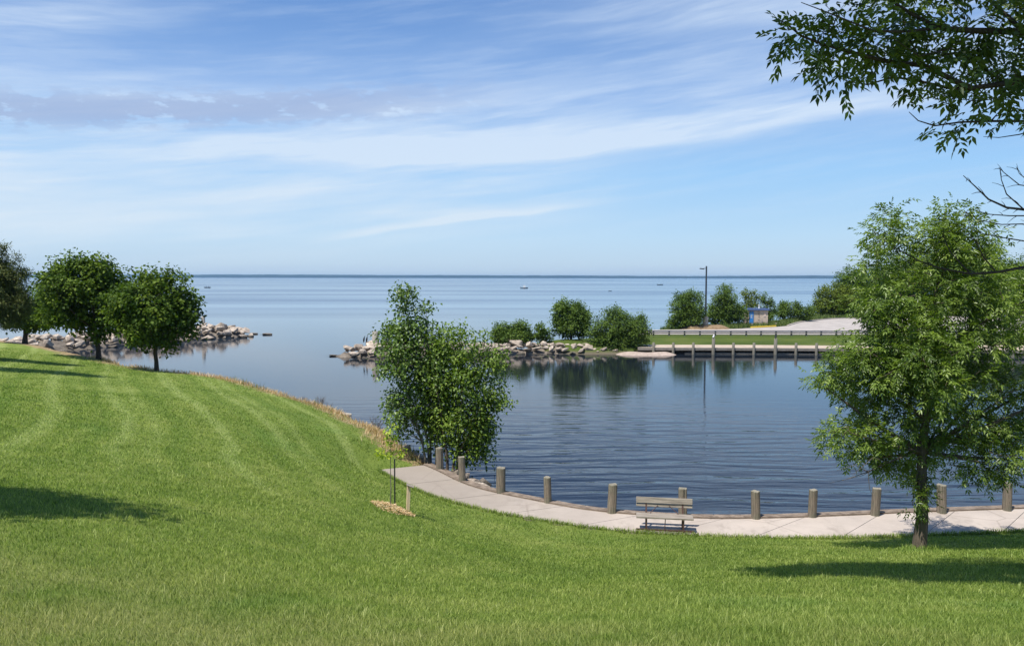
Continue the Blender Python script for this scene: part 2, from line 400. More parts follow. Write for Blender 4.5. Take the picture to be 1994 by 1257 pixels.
def waterf(h, p):
    P_ = pos(h); x, y, z = h.xyz(P_); n = h.n
    dist = n('ShaderNodeVectorMath', operation='LENGTH'); h.put(dist.inputs[0], P_); dist = dist.outputs['Value']
    wp = h.sub(h.noise(P_, .12, 3, .5), .5)
    # basin ripples: long crests across the view, shorter wavelets further out
    v1 = h.comb(h.mul(x, .16), h.add(h.mul(y, .95), h.mul(wp, 2.0)))
    r1 = h.noise(v1, 1.25, 2, .45)
    v2 = h.comb(h.add(h.mul(x, .45), h.mul(y, .12)), h.mul(y, 1.6))
    r2 = h.noise(v2, 2.4, 3, .5)
    v3 = h.comb(h.mul(x, .8), h.mul(y, 2.2))
    r3 = h.noise(v3, 6.0, 2, .5)
    near = h.sub(1.0, h.ss(dist, 24.0, 55.0))
    far = h.ss(dist, 60.0, 220.0)
    calm = h.ss(h.noise(h.mapv(P_, (.02, .06, 1)), 1, 4, .6), .35, .65)       # slicks and ruffled patches
    a1 = h.mul(near, .125); a2 = h.add(.005, h.mul(near, .016)); a3 = h.mul(h.add(.15, calm), .0016)
    hgt = h.add(h.add(h.mul(r1, a1), h.mul(r2, a2)), h.mul(r3, a3))
    hgt = h.mul(hgt, h.sub(1.0, h.mul(far, .75)))
    b = n('ShaderNodeBump'); h.put(b.inputs['Height'], hgt); b.inputs['Strength'].default_value = .8
    b.inputs['Distance'].default_value = 1.0; h.nt.links.new(b.outputs[0], p.inputs['Normal'])
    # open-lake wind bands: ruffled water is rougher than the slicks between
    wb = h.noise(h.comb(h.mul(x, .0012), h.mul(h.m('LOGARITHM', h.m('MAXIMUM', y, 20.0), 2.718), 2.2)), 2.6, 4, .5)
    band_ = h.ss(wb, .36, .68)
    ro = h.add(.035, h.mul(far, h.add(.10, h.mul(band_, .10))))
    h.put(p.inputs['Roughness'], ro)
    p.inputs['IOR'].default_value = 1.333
    return h.mix(far, (.010, .014, .020), h.mix(band_, (.09, .15, .21), (.055, .095, .15)))  # paler far tint and darker bands paint the sky's reflection into the colour
M['water'] = mat('lake water', waterf, .05, .5)

# ------------------------------------------------------------------ water and distant shore
def sheet(name, x0, x1, y0, y1, z, m, kind='structure'):
    me = npmesh(name, [(x0, y0, z), (x1, y0, z), (x1, y1, z), (x0, y1, z)], [(0, 1, 2, 3)])
    return tag(link(name, me, m), kind=kind)
sheet('water', -9500, 9500, -300, 9400, 0.0, M['water'])
def far_shore():
    n = 900; xs = np.linspace(-9000, 9000, n); r = np.random.default_rng(3)
    h = np.zeros(n)
    for k, a_ in ((3, 7), (9, 4.5), (31, 2.6), (90, 1.6), (260, 1.2)):
        h += a_*np.interp(np.linspace(0, 1, n), np.linspace(0, 1, k*2+2), r.random(k*2+2))
    h = 20+h*1.4; vs = []; fs = []
    for i, x in enumerate(xs):
        yb = 8600+120*math.sin(x*.0011)
        vs += [(x, yb, -1), (x, yb+5, h[i]*.72), (x, yb+60, h[i]), (x, yb+500, h[i]*.9), (x, yb+520, -1)]
    for i in range(n-1):
        for k in range(4): fs.append((i*5+k, (i+1)*5+k, (i+1)*5+k+1, i*5+k+1))
    tag(link('far_shore', npmesh('far_shore', vs, fs), M['far_shore']), kind='structure')
far_shore()

# ------------------------------------------------------------------ near lawn terrain
PATHZ = .60
outer_px = [(824, 905), (852, 916), (893, 938), (930, 951), (967, 960), (1020, 970), (1060, 978), (1120, 990), (1187, 998), (1237, 1002),
            (1349, 1009), (1419, 1010), (1540, 1008), (1650, 1003.5), (1768, 998), (1880, 994), (1994, 990), (2200, 982), (2600, 968)]
inner_px = [(736, 914), (760, 926), (790, 944), (830, 960), (870, 974), (917, 986), (961, 996), (1021, 1007), (1099, 1018), (1160, 1028), (1233, 1035),
            (1321, 1040), (1419, 1044), (1540, 1047), (1650, 1045.5), (1768, 1042), (1881, 1038), (1994, 1032), (2200, 1022), (2600, 1008)]
outer = [PZ(*q, PATHZ) for q in outer_px]; inner = [PZ(*q, PATHZ) for q in inner_px]
def resample(pts, n):
    P_ = np.array([tuple(p) for p in pts]); d = np.r_[0, np.cumsum(np.linalg.norm(np.diff(P_, axis=0), axis=1))]
    t = np.linspace(0, d[-1], n); return np.stack([np.interp(t, d, P_[:, i]) for i in range(3)], 1)
def smooth_pl(P_, it=3):
    for _ in range(it): P_[1:-1] = .25*P_[:-2]+.5*P_[1:-1]+.25*P_[2:]
    return P_
NP = 120
OUT = smooth_pl(resample(outer, NP), 6); INN = smooth_pl(resample(inner, NP), 6)

shore = [(-110, 80, 3.0), (-70, 84, 2.2), (-52, 73, 2.4), (-45, 65, 2.7)]
for px, py, Y in ((0, 663, 59), (48, 668, 58), (110, 680, 54), (193, 699, 50), (250, 712, 47.5), (305, 721, 45.6), (400, 731, 44.5), (480, 747, 42.5),
                  (560, 770, 40), (610, 785, 38.6), (660, 803, 37), (705, 822, 34.8), (745, 842, 33), (775, 862, 31.5), (800, 882, 30), (818, 897, 29)):
    shore.append(tuple(PY(px, py, Y)))
shore_xy = [(p[0], p[1]) for p in shore] + [(OUT[0][0], OUT[0][1]-.3)]
mid_path = [(INN[i][0]*.96+OUT[i][0]*.04, INN[i][1]*.96+OUT[i][1]*.04) for i in range(2, NP, 3)]
poly = np.array(shore_xy + mid_path + [(mid_path[-1][0]+60, mid_path[-1][1]+5), (110, -40), (-110, -40)])

ctrl = [(0, 0, 5.9), (-8, 0, 6.2), (8, 0, 5.6), (0, -15, 6.5), (-20, -12, 7.2), (20, -12, 5.5), (60, -20, 5), (60, 10, 3.2), (-100, -30, 9), (-60, 0, 7.5), (-60, 40, 5.2), (-90, 60, 4.6), (-30, 15, 5.2),
        (40, 15, 2.2), (30, 0, 4.8)]
for X in (997, 1500, 1994):
    for h_, Y in ((2.15, 4.5), (2.75, 6), (3.75, 9), (4.65, 12), (5.5, 15), (6.3, 18)):
        sx = (X-CX)/F*Y; ctrl.append((sx, Y, CAMZ-h_))
for px, lst in {0: ((1257, 4.5), (1130, 6), (960, 10), (850, 17), (760, 27), (700, 42)),
                500: ((1257, 4.5), (1100, 8), (1000, 12), (900, 19), (830, 27), (775, 35)),
                250: ((1040, 8.6), (880, 17.5), (780, 28)), 700: ((1000, 15.5), (925, 23), (860, 29.5))}.items():
    for py, Y in lst: ctrl.append(tuple(PY(px, py, Y)))
ctrl += [tuple(p) for p in shore[::1]]
ctrl += [(p[0], p[1], PATHZ+.02) for p in INN[::7]] + [(p[0], p[1], PATHZ-.1) for p in OUT[::12]]
C_ = np.array([tuple(c) for c in ctrl])
def tps_fit(C_):
    n = len(C_); d = np.linalg.norm(C_[:, None, :2]-C_[None, :, :2], axis=2)
    K = np.where(d > 0, d*d*np.log(d+1e-9), 0)+np.eye(n)*2.0
    A = np.zeros((n+3, n+3)); A[:n, :n] = K; A[:n, n] = 1; A[:n, n+1:] = C_[:, :2]; A[n, :n] = 1; A[n+1:, :n] = C_[:, :2].T
    return np.linalg.solve(A, np.r_[C_[:, 2], 0, 0, 0])
TW = tps_fit(C_)
def tps(x, y):
    out = np.zeros_like(x)
    for i in range(0, len(x), 20000):
        xx, yy = x[i:i+20000], y[i:i+20000]
        d = np.sqrt((xx[:, None]-C_[None, :, 0])**2+(yy[:, None]-C_[None, :, 1])**2)
        out[i:i+20000] = (np.where(d > 0, d*d*np.log(d+1e-9), 0) @ TW[:len(C_)])+TW[-3]+TW[-2]*xx+TW[-1]*yy
    return out
def seg_dist(x, y, pl, closed=False):
    pl = np.array(pl); best = np.full(x.shape, 1e9)
    n = len(pl) if closed else len(pl)-1
    for i in range(n):
        a_ = pl[i]; b_ = pl[(i+1) % len(pl)]; ab = b_-a_; L = (ab**2).sum()+1e-12
        t = np.clip(((x-a_[0])*ab[0]+(y-a_[1])*ab[1])/L, 0, 1)
        best = np.minimum(best, np.hypot(x-a_[0]-t*ab[0], y-a_[1]-t*ab[1]))
    return best
def inside(x, y, pl):
    c_ = np.zeros(x.shape, bool); pl = np.array(pl); n = len(pl)
    for i in range(n):
        x1, y1 = pl[i]; x2, y2 = pl[(i+1) % n]
        k = (y1 > y) != (y2 > y)
        with np.errstate(divide='ignore', invalid='ignore'):
            c_ ^= k & (x < (x2-x1)*(y-y1)/(y2-y1)+x1)
    return c_
shore_pl = np.array(shore_xy); inn_pl = INN[:, :2]; out_pl = OUT[:, :2]
def lawn_z(x, y, raw=False):
    z = tps(x, y)
    dI = seg_dist(x, y, inn_pl); wI = np.clip(1-dI/1.2, 0, 1)**1.5
    z = z*(1-wI)+(PATHZ-.012)*wI
    z += .05*np.sin(x*.9+1.7*np.sin(y*.31))*np.sin(y*.8+x*.23)*np.clip((y-4)/10, 0, 1)*(1-wI)
    if raw: return z
    ins = inside(x, y, poly); d = seg_dist(x, y, poly, True)
    drop = np.where(ins, 0, np.minimum(d*1.1, d*.45+.8))
    fwd = 1-np.clip((d-.2)/.8, 0, 1)*0
    return np.maximum(z-drop*fwd, -1.6)
def grid_sheet(name, xs, ys, zf, m, extra=None, kind='structure'):
    X, Y = np.meshgrid(xs, ys); x = X.ravel(); y = Y.ravel(); z = zf(x, y)
    nx, ny = len(xs), len(ys); i = np.arange((nx-1)*(ny-1)); r_ = i//(nx-1); c_ = i % (nx-1); a_ = r_*nx+c_
    me = npmesh(name, np.stack([x, y, z], 1), np.stack([a_, a_+1, a_+nx+1, a_+nx], 1), extra(x, y) if extra else None, True)
    return tag(link(name, me, m), kind=kind)
def shore_attr(x, y):
    d = seg_dist(x, y, shore_pl); ins = inside(x, y, poly)
    far_ = np.clip((y-27)/3, 0, 1)
    return {'shore': np.where(ins, np.clip(1-d/2.2, 0, 1), 1.0)*np.where(seg_dist(x, y, inn_pl) < 1.5, .0, 1.0)*np.where(x > 2, 0, 1)}
xs = np.unique(np.r_[np.arange(-110, -45, 2.5), np.arange(-45, 30, .38), np.arange(30, 70, 2)])
ys = np.unique(np.r_[np.arange(-40, -2, 3), np.arange(-2, 60, .38), np.arange(60, 92, 1.5)])
grid_sheet('lawn', xs, ys, lawn_z, M['lawn'], shore_attr)

# ------------------------------------------------------------------ walkway, kerb timber
PT = .14
def strip_solid(name, A, B, z0, z1, m, kind=None, parent=None, slabs=None, gap=.012):
    vs, fs = [], []
    n = len(A); d = np.r_[0, np.cumsum(np.linalg.norm(np.diff((A+B)/2, axis=0), axis=1))]
    cuts = [0, d[-1]] if slabs is None else list(np.arange(0, d[-1], slabs))+[d[-1]]
    ev = lambda P_, t: np.array([np.interp(t, d, P_[:, i]) for i in range(2)])
    for a_, b_ in zip(cuts[:-1], cuts[1:]):
        k = max(2, int((b_-a_)/.45)+1); ts = np.linspace(a_+gap, b_-gap, k); o = len(vs)
        for t in ts:
            p, q = ev(A, t), ev(B, t)
            vs += [(p[0], p[1], z1), (q[0], q[1], z1), (q[0], q[1], z0), (p[0], p[1], z0)]
        for i in range(k-1):
            for j in range(4): fs.append((o+i*4+j, o+i*4+(j+1) % 4, o+(i+1)*4+(j+1) % 4, o+(i+1)*4+j))
        fs += [(o, o+3, o+2, o+1), (o+(k-1)*4, o+(k-1)*4+1, o+(k-1)*4+2, o+(k-1)*4+3)]
    me = bpy.data.meshes.new(name); me.from_pydata(vs, [], fs); me.update()
    return tag(link(name, me, m, parent), kind=kind)
nrm = np.zeros((NP, 2)); tg = np.gradient(OUT[:, :2], axis=0); tg /= np.linalg.norm(tg, axis=1)[:, None]
nrm[:, 0] = -tg[:, 1]; nrm[:, 1] = tg[:, 0]           # towards the water
INb = INN[:, :2]-nrm*.0
strip_solid('walkway', INb, out_pl, PATHZ-PT, PATHZ, M['concrete'], 'structure', slabs=2.35)
strip_solid('walkway_base', INb+nrm*.02, out_pl-nrm*.02, PATHZ-.6, PATHZ-PT+.10, M['joint'], 'structure')
kerb = thing('timber_kerb', 'weathered timber edge beam between the concrete walkway and the basin water', 'edging')
for i, (o1, o2, z0, z1) in enumerate(((.006, .17, PATHZ-.25, PATHZ+.045), (.18, .36, PATHZ-.25, PATHZ+.02))):
    strip_solid('beam', out_pl+nrm*o1, out_pl+nrm*o2, z0, z1, M['timber'], None, kerb, slabs=3.1+i*.7, gap=.006)
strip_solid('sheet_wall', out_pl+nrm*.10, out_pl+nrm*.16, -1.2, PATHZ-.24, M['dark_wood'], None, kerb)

# ------------------------------------------------------------------ bollards
bol = [(856, 913, 874, 15, 'leftmost weathered timber bollard by the rocks at the walkway end'),
       (900, 936, 892, 14, 'slim greenish timber bollard, second from the rocky left end of the walkway'),
       (975, 958, 913, 19, 'stout timber bollard with a dark split down its face, third from the left'),
       (1067, 977, 931, 16, 'narrow dark timber bollard, fourth from the left, backed by open water'),
       (1192, 997, 946, 19, 'thick olive timber bollard, next one left of the bench'),
       (1331, 1003, 953, 18, 'timber bollard standing right behind the bench backrest'),
       (1474, 1008, 959, 18, 'timber bollard, next one right of the bench'),
       (1584, 1005, 956, 17, 'timber bollard, second one right of the bench'),
       (1707, 1002, 953, 17, 'timber bollard just left of the ash tree trunk'),
       (1837, 997, 947, 19, 'timber bollard just right of the ash tree trunk'),
       (1965, 992, 943, 18, 'rightmost timber bollard in view on the walkway edge')]
def bollard_mesh(r0, h, seed):
    r = random.Random(seed); bm = bmesh.new(); n = 22; rings = 7; vv = []
    crack = [r.uniform(0, 6.28) for _ in range(3)]
    lean = (r.uniform(-.045, .045), r.uniform(-.03, .03))
    for i in range(rings):
        f = i/(rings-1); z = -1.0+f*(h+1.0); row = []
        for k in range(n):
            a_ = 2*math.pi*k/n; rr = r0*(1-.05*f)*(1+.035*math.sin(a_*2+seed)+.02*math.sin(a_*5+seed*2))
            for c_ in crack:
                da = abs((a_-c_+math.pi) % (2*math.pi)-math.pi)
                if da < .17: rr *= .90
            zz = z if i < rings-1 else z-.02*abs(math.sin(a_*1.5+seed))
            row.append(bm.verts.new((rr*math.cos(a_)+lean[0]*z, rr*math.sin(a_)+lean[1]*z, zz)))
        vv.append(row)
    for i in range(rings-1):
        for k in range(n): bm.faces.new((vv[i][k], vv[i][(k+1) % n], vv[i+1][(k+1) % n], vv[i+1][k]))
    top = [bm.verts.new(((v.co.x-lean[0]*v.co.z)*.93+lean[0]*v.co.z, (v.co.y-lean[1]*v.co.z)*.93+lean[1]*v.co.z, v.co.z+.018)) for v in vv[-1]]
    for k in range(n): bm.faces.new((vv[-1][k], vv[-1][(k+1) % n], top[(k+1) % n], top[k]))
    me = bpy.data.meshes.new('bollard'); bm.to_mesh(me)
    cap = bmesh.new(); tv = [cap.verts.new(v.co) for v in top]; c0 = cap.verts.new(sum((v.co for v in top), Vector())/n-Vector((0, 0, .012)))
    for k in range(n): cap.faces.new((tv[k], tv[(k+1) % n], c0))
    mc = bpy.data.meshes.new('cut_top'); cap.to_mesh(mc); bm.free(); cap.free()
    return me, mc
for i, (px, pb, pt, wpx, lab) in enumerate(bol):
    p = PZ(px, pb, PATHZ+.04); r0 = wpx/F*p.y/2*1.0; h = (pb-pt)/F*p.y*1.06
    p = p+Vector((0, .10, 0))
    t = thing('bollard', lab, 'bollard', (p.x, p.y, PATHZ+.04), 0, 'timber bollards along the walkway')
    a_, b_ = bollard_mesh(r0, h, i+1); link('post', a_, M['post'], t); link('cut_top', b_, M['post_top'], t)

# ------------------------------------------------------------------ bench (seen from behind, facing the water)
def bench():
    a_ = PZ(1244, 1034, PATHZ); b_ = PZ(1345, 1039, PATHZ)
    c_ = (a_+b_)/2; rz = math.atan2(b_.y-a_.y, b_.x-a_.x)
    L = 1.53; t = thing('park_bench', 'weathered plank park bench on rusty metal frames at the lawn side of the walkway', 'bench', (c_.x, c_.y, PATHZ), rz)
    tilt = R(-14)
    # local +Y faces the water; backrest on the near side
    # local -Y is the front (towards the lawn), the back is to the water
    s = MB()
    for y, z in ((.095, .39), (.30, .39)): s.box((0, y, z), (L, .19, .045), None, .006)
    s.build('seat', M['plank'], t)
    k = MB(); q = Euler((R(-14), 0, 0))
    k.box((0, .475, .745), (L, .045, .165), q, .008); k.box((0, .475, .605), (L, .045, .085), q, .008)
    k.build('backrest', M['plank'], t)
    for sx in (-.49, .50):
        f = MB()
        f.bar((sx, .05, .01), (sx, .06, .365), .045, .035); f.bar((sx, .46, .01), (sx, .40, .37), .045, .035)
        f.bar((sx, .40, .37), (sx, .505, .80), .045, .028); f.bar((sx, .0, .352), (sx, .43, .352), .045, .03)
        f.bar((sx, .02, .02), (sx, .49, .02), .045, .025)
        f.build('leg_frame', M['rust'], t)
    rl = MB(); rl.box((.01, .03, .055), (L+.02, .03, .05)); rl.build('low_bar', M['rust'], t)  # thin rust-brown bar low along the lawn side, about plank length
    for a_, b_, r_ in (((-.39, .36, .41), (-.17, .44, .62), .011), ((.39, .36, .41), (.13, .44, .62), .011), ((.02, .08, .37), (.0, .05, .02), .013)):
        g = MB(); g.tube([a_, b_], r_, 6); g.build('brace', M['rust'], t)
bench()

# ------------------------------------------------------------------ staked sapling
def lz(x, y): return float(lawn_z(np.array([float(x)]), np.array([float(y)]))[0])
def hit_lawn(px, py):
    d = ray(px, py); t0 = 2.0
    for t in np.arange(2.0, 80, .05):
        if CAMZ+d[2]*t <= lz(d[0]*t, d[1]*t): return Vector((d[0]*t, d[1]*t, lz(d[0]*t, d[1]*t)))
    return Vector((d[0]*60, d[1]*60, 0))

# ------------------------------------------------------------------ leaves and trees
def unit(v): return v/(np.linalg.norm(v, axis=-1, keepdims=True)+1e-9)
def leafmesh(name, p, ax, nr, L, Wd, rnd, droop=.15):
    n = len(p); ax = unit(ax); sd = unit(np.cross(ax, nr)); nn = np.cross(sd, ax)
    L = np.broadcast_to(np.asarray(L, float).reshape(-1, 1), (n, 1)); Wd = np.broadcast_to(np.asarray(Wd, float).reshape(-1, 1), (n, 1))
    v0 = p; v1 = p+ax*L*.42+sd*Wd*.5+nn*Wd*.12; v2 = p+ax*L*.42-sd*Wd*.5+nn*Wd*.12; v3 = p+ax*L-np.array([0, 0, 1.0])*L*droop
    V_ = np.stack([v0, v1, v3, v2], 1).reshape(-1, 3); i = np.arange(n)*4
    fs = np.concatenate([np.stack([i, i+1, i+2], 1), np.stack([i, i+2, i+3], 1)])
    return npmesh(name, V_, fs, {'rnd': np.repeat(rnd, 4)})
def rand_dirs(r, n): return unit(r.normal(size=(n, 3)))
def compound(r, c, cd, k, L, W_, nl=7, spread=.9):
    """k compound leaves per cluster centre c (n,3) with direction cd: returns leaflet arrays"""
    n = len(c); P0 = np.repeat(c, k, 0); base = np.repeat(cd, k, 0)
    rd = unit(base*.8+rand_dirs(r, n*k)*spread+np.array([0, 0, -.25])); P0 = P0+r.normal(size=P0.shape)*L*.7
    up = unit(rand_dirs(r, n*k)*.5+np.array([0, 0, 1.0])); sd = unit(np.cross(rd, up)); up2 = np.cross(sd, rd)
    RL = L*2.6; pos_, ax_, nr_ = [], [], []
    for j in range(nl):
        if j == nl-1: f, s_ = 1.0, 0.0
        else: f = .35+.55*(j//2)/((nl-1)/2-1+1e-6); s_ = 1 if j % 2 else -1
        q = P0+rd*RL*f-np.array([0, 0, 1.0])*RL*.18*f*f
        a_ = unit(rd*(.75 if s_ else 1)+sd*s_*.9+np.array([0, 0, -.22])+r.normal(size=rd.shape)*.15)
        pos_.append(q); ax_.append(a_); nr_.append(up2+r.normal(size=rd.shape)*.3)
    return np.concatenate(pos_), np.concatenate(ax_), np.concatenate(nr_), np.tile(np.repeat(np.arange(n), k), nl)
def blob(px, py, rx, ry, Y, dr=None, dY=0.0, w_=1.0):
    """crown lobe from its outline in the photo, with real depth"""
    p = PY(px, py, Y); k = Y/F; p.y += dY
    return (p.x, p.y, p.z, rx*k, (dr if dr is not None else (rx*k+ry*k)*.55), ry*k, w_)
def sample_blobs(r, blobs, n, shell=.45):
    B = np.array(blobs); wt = (B[:, 3]*B[:, 4]*B[:, 5])**.8*B[:, 6]; wt /= wt.sum()
    idx = r.choice(len(B), n, p=wt); d = rand_dirs(r, n); rad = r.random(n)**shell
    return B[idx, :3]+d*rad[:, None]*B[idx, 3:6], unit(d*np.array([1, 1, .8])+np.array([0, 0, .15])), idx
def bez(a_, b_, c_, n=7):
    return [tuple(Vector(a_)*(1-t)**2+Vector(b_)*2*t*(1-t)+Vector(c_)*t*t) for t in [i/(n-1) for i in range(n)]]
def tree(name, label, base, blobs, ncl, nleaf, L, W_, leaf, bark, tr, group=None, cat='tree', kind='simple', cr=.35, limbs=14, twigs=True,
         stems=None, fork=.25, seed=1, extra_limbs=None, droop=.15, shell=.45, top=None, twr=.008, el=40, crown_name='crown'):
    r = np.random.default_rng(seed); rr = random.Random(seed); base = Vector(base)
    t = thing(name, label, cat, base, 0, group); b0 = np.array(base)
    cl, cd, _ = sample_blobs(r, blobs, ncl, shell)
    zmin, zmax = cl[:, 2].min(), cl[:, 2].max(); cen = cl.mean(0)
    mb = MB(); samples = []
    tops = stems or [((cen[0]-base.x)*.8, (cen[1]-base.y)*.8, (zmax-base.z)*.86)]
    trunks = []
    for si, (sx, sy, sz) in enumerate(tops):
        off = Vector((rr.uniform(-1, 1), rr.uniform(-1, 1), 0))*(tr*2.2 if len(tops) > 1 else 0)
        if len(tops) > 1: off += Vector((sx, sy, 0))*.12
        n = 10; pts = []; rad = []
        for i in range(n):
            f = i/(n-1); p = base+off+Vector((sx, sy, 0))*f**1.3+Vector((0, 0, sz*f-.25*(i == 0)))
            if 0 < i: p += Vector((rr.uniform(-1, 1), rr.uniform(-1, 1), 0))*tr*.45
            pts.append(p); rad.append(tr*(1.25 if i == 0 else 1)*(1-.86*f)/(1 if len(tops) == 1 else 1.3))
        mb.tube(pts, rad, 10); trunks.append((pts, rad)); samples += [(p, rd) for p, rd in zip(pts[3:], rad[3:])]
    # main limbs by farthest point sampling
    sel = [int(r.integers(ncl))] if limbs else []
    dmin = np.linalg.norm(cl-cl[sel[0] if sel else 0], axis=1)
    for _ in range(limbs-1):
        j = int(dmin.argmax()); sel.append(j); dmin = np.minimum(dmin, np.linalg.norm(cl-cl[j], axis=1))
    for j in sel:
        e = Vector(cl[j]); pts, rad = min(trunks, key=lambda T: min((p-e).length for p in T[0]))
        best = None
        for i in range(1, len(pts)-1):
            p = pts[i]
            if p.z < base.z+fork*(zmax-base.z): continue
            hd = math.hypot(e.x-p.x, e.y-p.y); want = e.z-hd*math.tan(R(el)); s_ = abs(p.z-want)
            if best is None or s_ < best[0]: best = (s_, i)
        i = best[1] if best else len(pts)-3
        p = pts[i]; m_ = p.lerp(e, .5)+Vector((rr.uniform(-.1, .1), rr.uniform(-.1, .1), -.04))*(e-p).length
        q = bez(p, m_, e, 7); r0 = min(rad[i]*.62, .018+.016*(e-p).length)
        rs = [r0*(1-.85*k/6) for k in range(7)]; mb.tube(q, rs, 6, False); samples += [(Vector(a_), b_) for a_, b_ in zip(q[1:], rs[1:])]
    for pl, r0, r1 in (extra_limbs or []):
        n = len(pl); rs = [r0+(r1-r0)*k/(n-1) for k in range(n)]; mb.tube(pl, rs, 7, False)
        for k in range(n-1):
            for s_ in range(4): samples.append((Vector(pl[k]).lerp(Vector(pl[k+1]), s_/4), rs[k]))
    if twigs:
        SP = np.array([tuple(s_[0]) for s_ in samples])
        order = np.argsort(np.linalg.norm(cl[:, None]-SP[None], axis=2).min(1)) if ncl*len(SP) < 4e6 else np.arange(ncl)
        pool = list(SP)
        arr = np.array(pool)
        for cnt, j in enumerate(order):
            e = cl[j]; dd = np.linalg.norm(arr-e, axis=1); i = int(dd.argmin()); p = arr[i]
            if dd[i] > .05:
                mid = (p+e)/2+r.normal(size=3)*dd[i]*.10-np.array([0, 0, dd[i]*.05])
                mb.tube([p, mid, e], [twr*(1+min(1.4, dd[i])), twr*.8, twr*.35], 4, False)
                pool.append(mid); 
            pool.append(e)
            if cnt % 12 == 0: arr = np.array(pool)
    # local coordinates
    mb.v = [(x-base.x, y-base.y, z-base.z) for x, y, z in mb.v]
    mb.build('trunk', bark, t)
    clr = r.random(ncl)
    if kind == 'compound':
        p, ax, nr, ci = compound(r, cl, cd, nleaf, L, W_)
    else:
        ci = np.repeat(np.arange(ncl), nleaf); p = cl[ci]+r.normal(size=(len(ci), 3))*cr*np.array([1, 1, .8])
        ax = unit(cd[ci]*.5+rand_dirs(r, len(ci))+np.array([0, 0, -.3])); nr = unit(rand_dirs(r, len(ci))*.8+np.array([0, 0, 1.0])+cd[ci]*.5)
    rn = np.clip(.42*r.random(len(p))+.58*clr[ci], 0, 1)
    sc = r.uniform(.7, 1.2, len(p))
    link(crown_name, leafmesh('crown', p-b0, ax, nr, L*sc, W_*sc, rn, droop), leaf, t)
    return t

# --- near right ash tree
Ya = 19.3; ab = hit_lawn(1788, 1069)
Ya = ab.y
ash_blobs = [blob(1730, 620, 75, 140, Ya+.5), blob(1850, 600, 120, 150, Ya+.5), blob(1745, 452, 45, 55, Ya+.5, dY=.3, w_=1.3), blob(1800, 470, 60, 45, Ya+.5, dY=-.2), blob(1855, 450, 70, 55, Ya+.5, dY=-.3), blob(1900, 480, 60, 60, Ya+.5, dY=.5),
             blob(1690, 700, 100, 55, Ya+.5, dY=-.5), blob(1645, 718, 62, 40, Ya+.5, dY=.3, w_=1.4), blob(1720, 765, 70, 50, Ya+.5, dY=.6), blob(1790, 790, 120, 90, Ya+.5), blob(1652, 842, 64, 44, Ya+.5, dY=-.4, w_=1.7), blob(1700, 880, 55, 35, Ya+.5),
             blob(1780, 900, 75, 50, Ya+.5, dY=.3), blob(1880, 860, 80, 55, Ya+.5, dY=-.5), blob(1940, 780, 80, 90, Ya+.5, dY=.3), blob(1900, 905, 42, 35, Ya+.5, dY=-.4), blob(1772, 960, 30, 34, Ya+.1, dr=.35, w_=2.0),
             blob(1970, 860, 70, 40, Ya+.5), blob(2030, 760, 70, 90, Ya+.5, dY=-.3), blob(2000, 620, 70, 90, Ya+.5, dY=.8), blob(1700, 500, 25, 40, Ya+.5, dY=-.2), blob(1990, 540, 40, 50, Ya+.5, dY=-.6),
             blob(1610, 740, 34, 24, Ya+.5), blob(1880, 720, 90, 70, Ya+.5, dY=1.2), blob(1760, 700, 80, 80, Ya+.5, dY=-1.2), blob(1840, 560, 70, 70, Ya+.5, dY=1.5)]
deadlow = [([PY(1780, 880, Ya), PY(1730, 900, Ya-.2), PY(1690, 918, Ya-.35), PY(1640, 935, Ya-.5)], .022, .004), ([PY(1690, 918, Ya-.35), PY(1665, 905, Ya-.5), PY(1630, 915, Ya-.7)], .010, .003),
           ([PY(1730, 900, Ya-.2), PY(1700, 890, Ya-.6), PY(1660, 925, Ya-1)], .010, .003), ([PY(1690, 915, Ya-.35), PY(1693, 950, Ya-.4), PY(1700, 968, Ya-.4)], .008, .003), ([PY(1715, 905, Ya-.3), PY(1680, 925, Ya), PY(1615, 940, Ya+.1)], .009, .003)]
tree('ash_tree', 'largest leafy green ash tree, standing on the lawn edge by the walkway', ab, ash_blobs, 1450, 8, .105, .038, M['ash_leaf'], M['bark'], .135,
     kind='compound', limbs=34, seed=11, extra_limbs=deadlow, fork=.20, twr=.006, el=35, shell=.6)

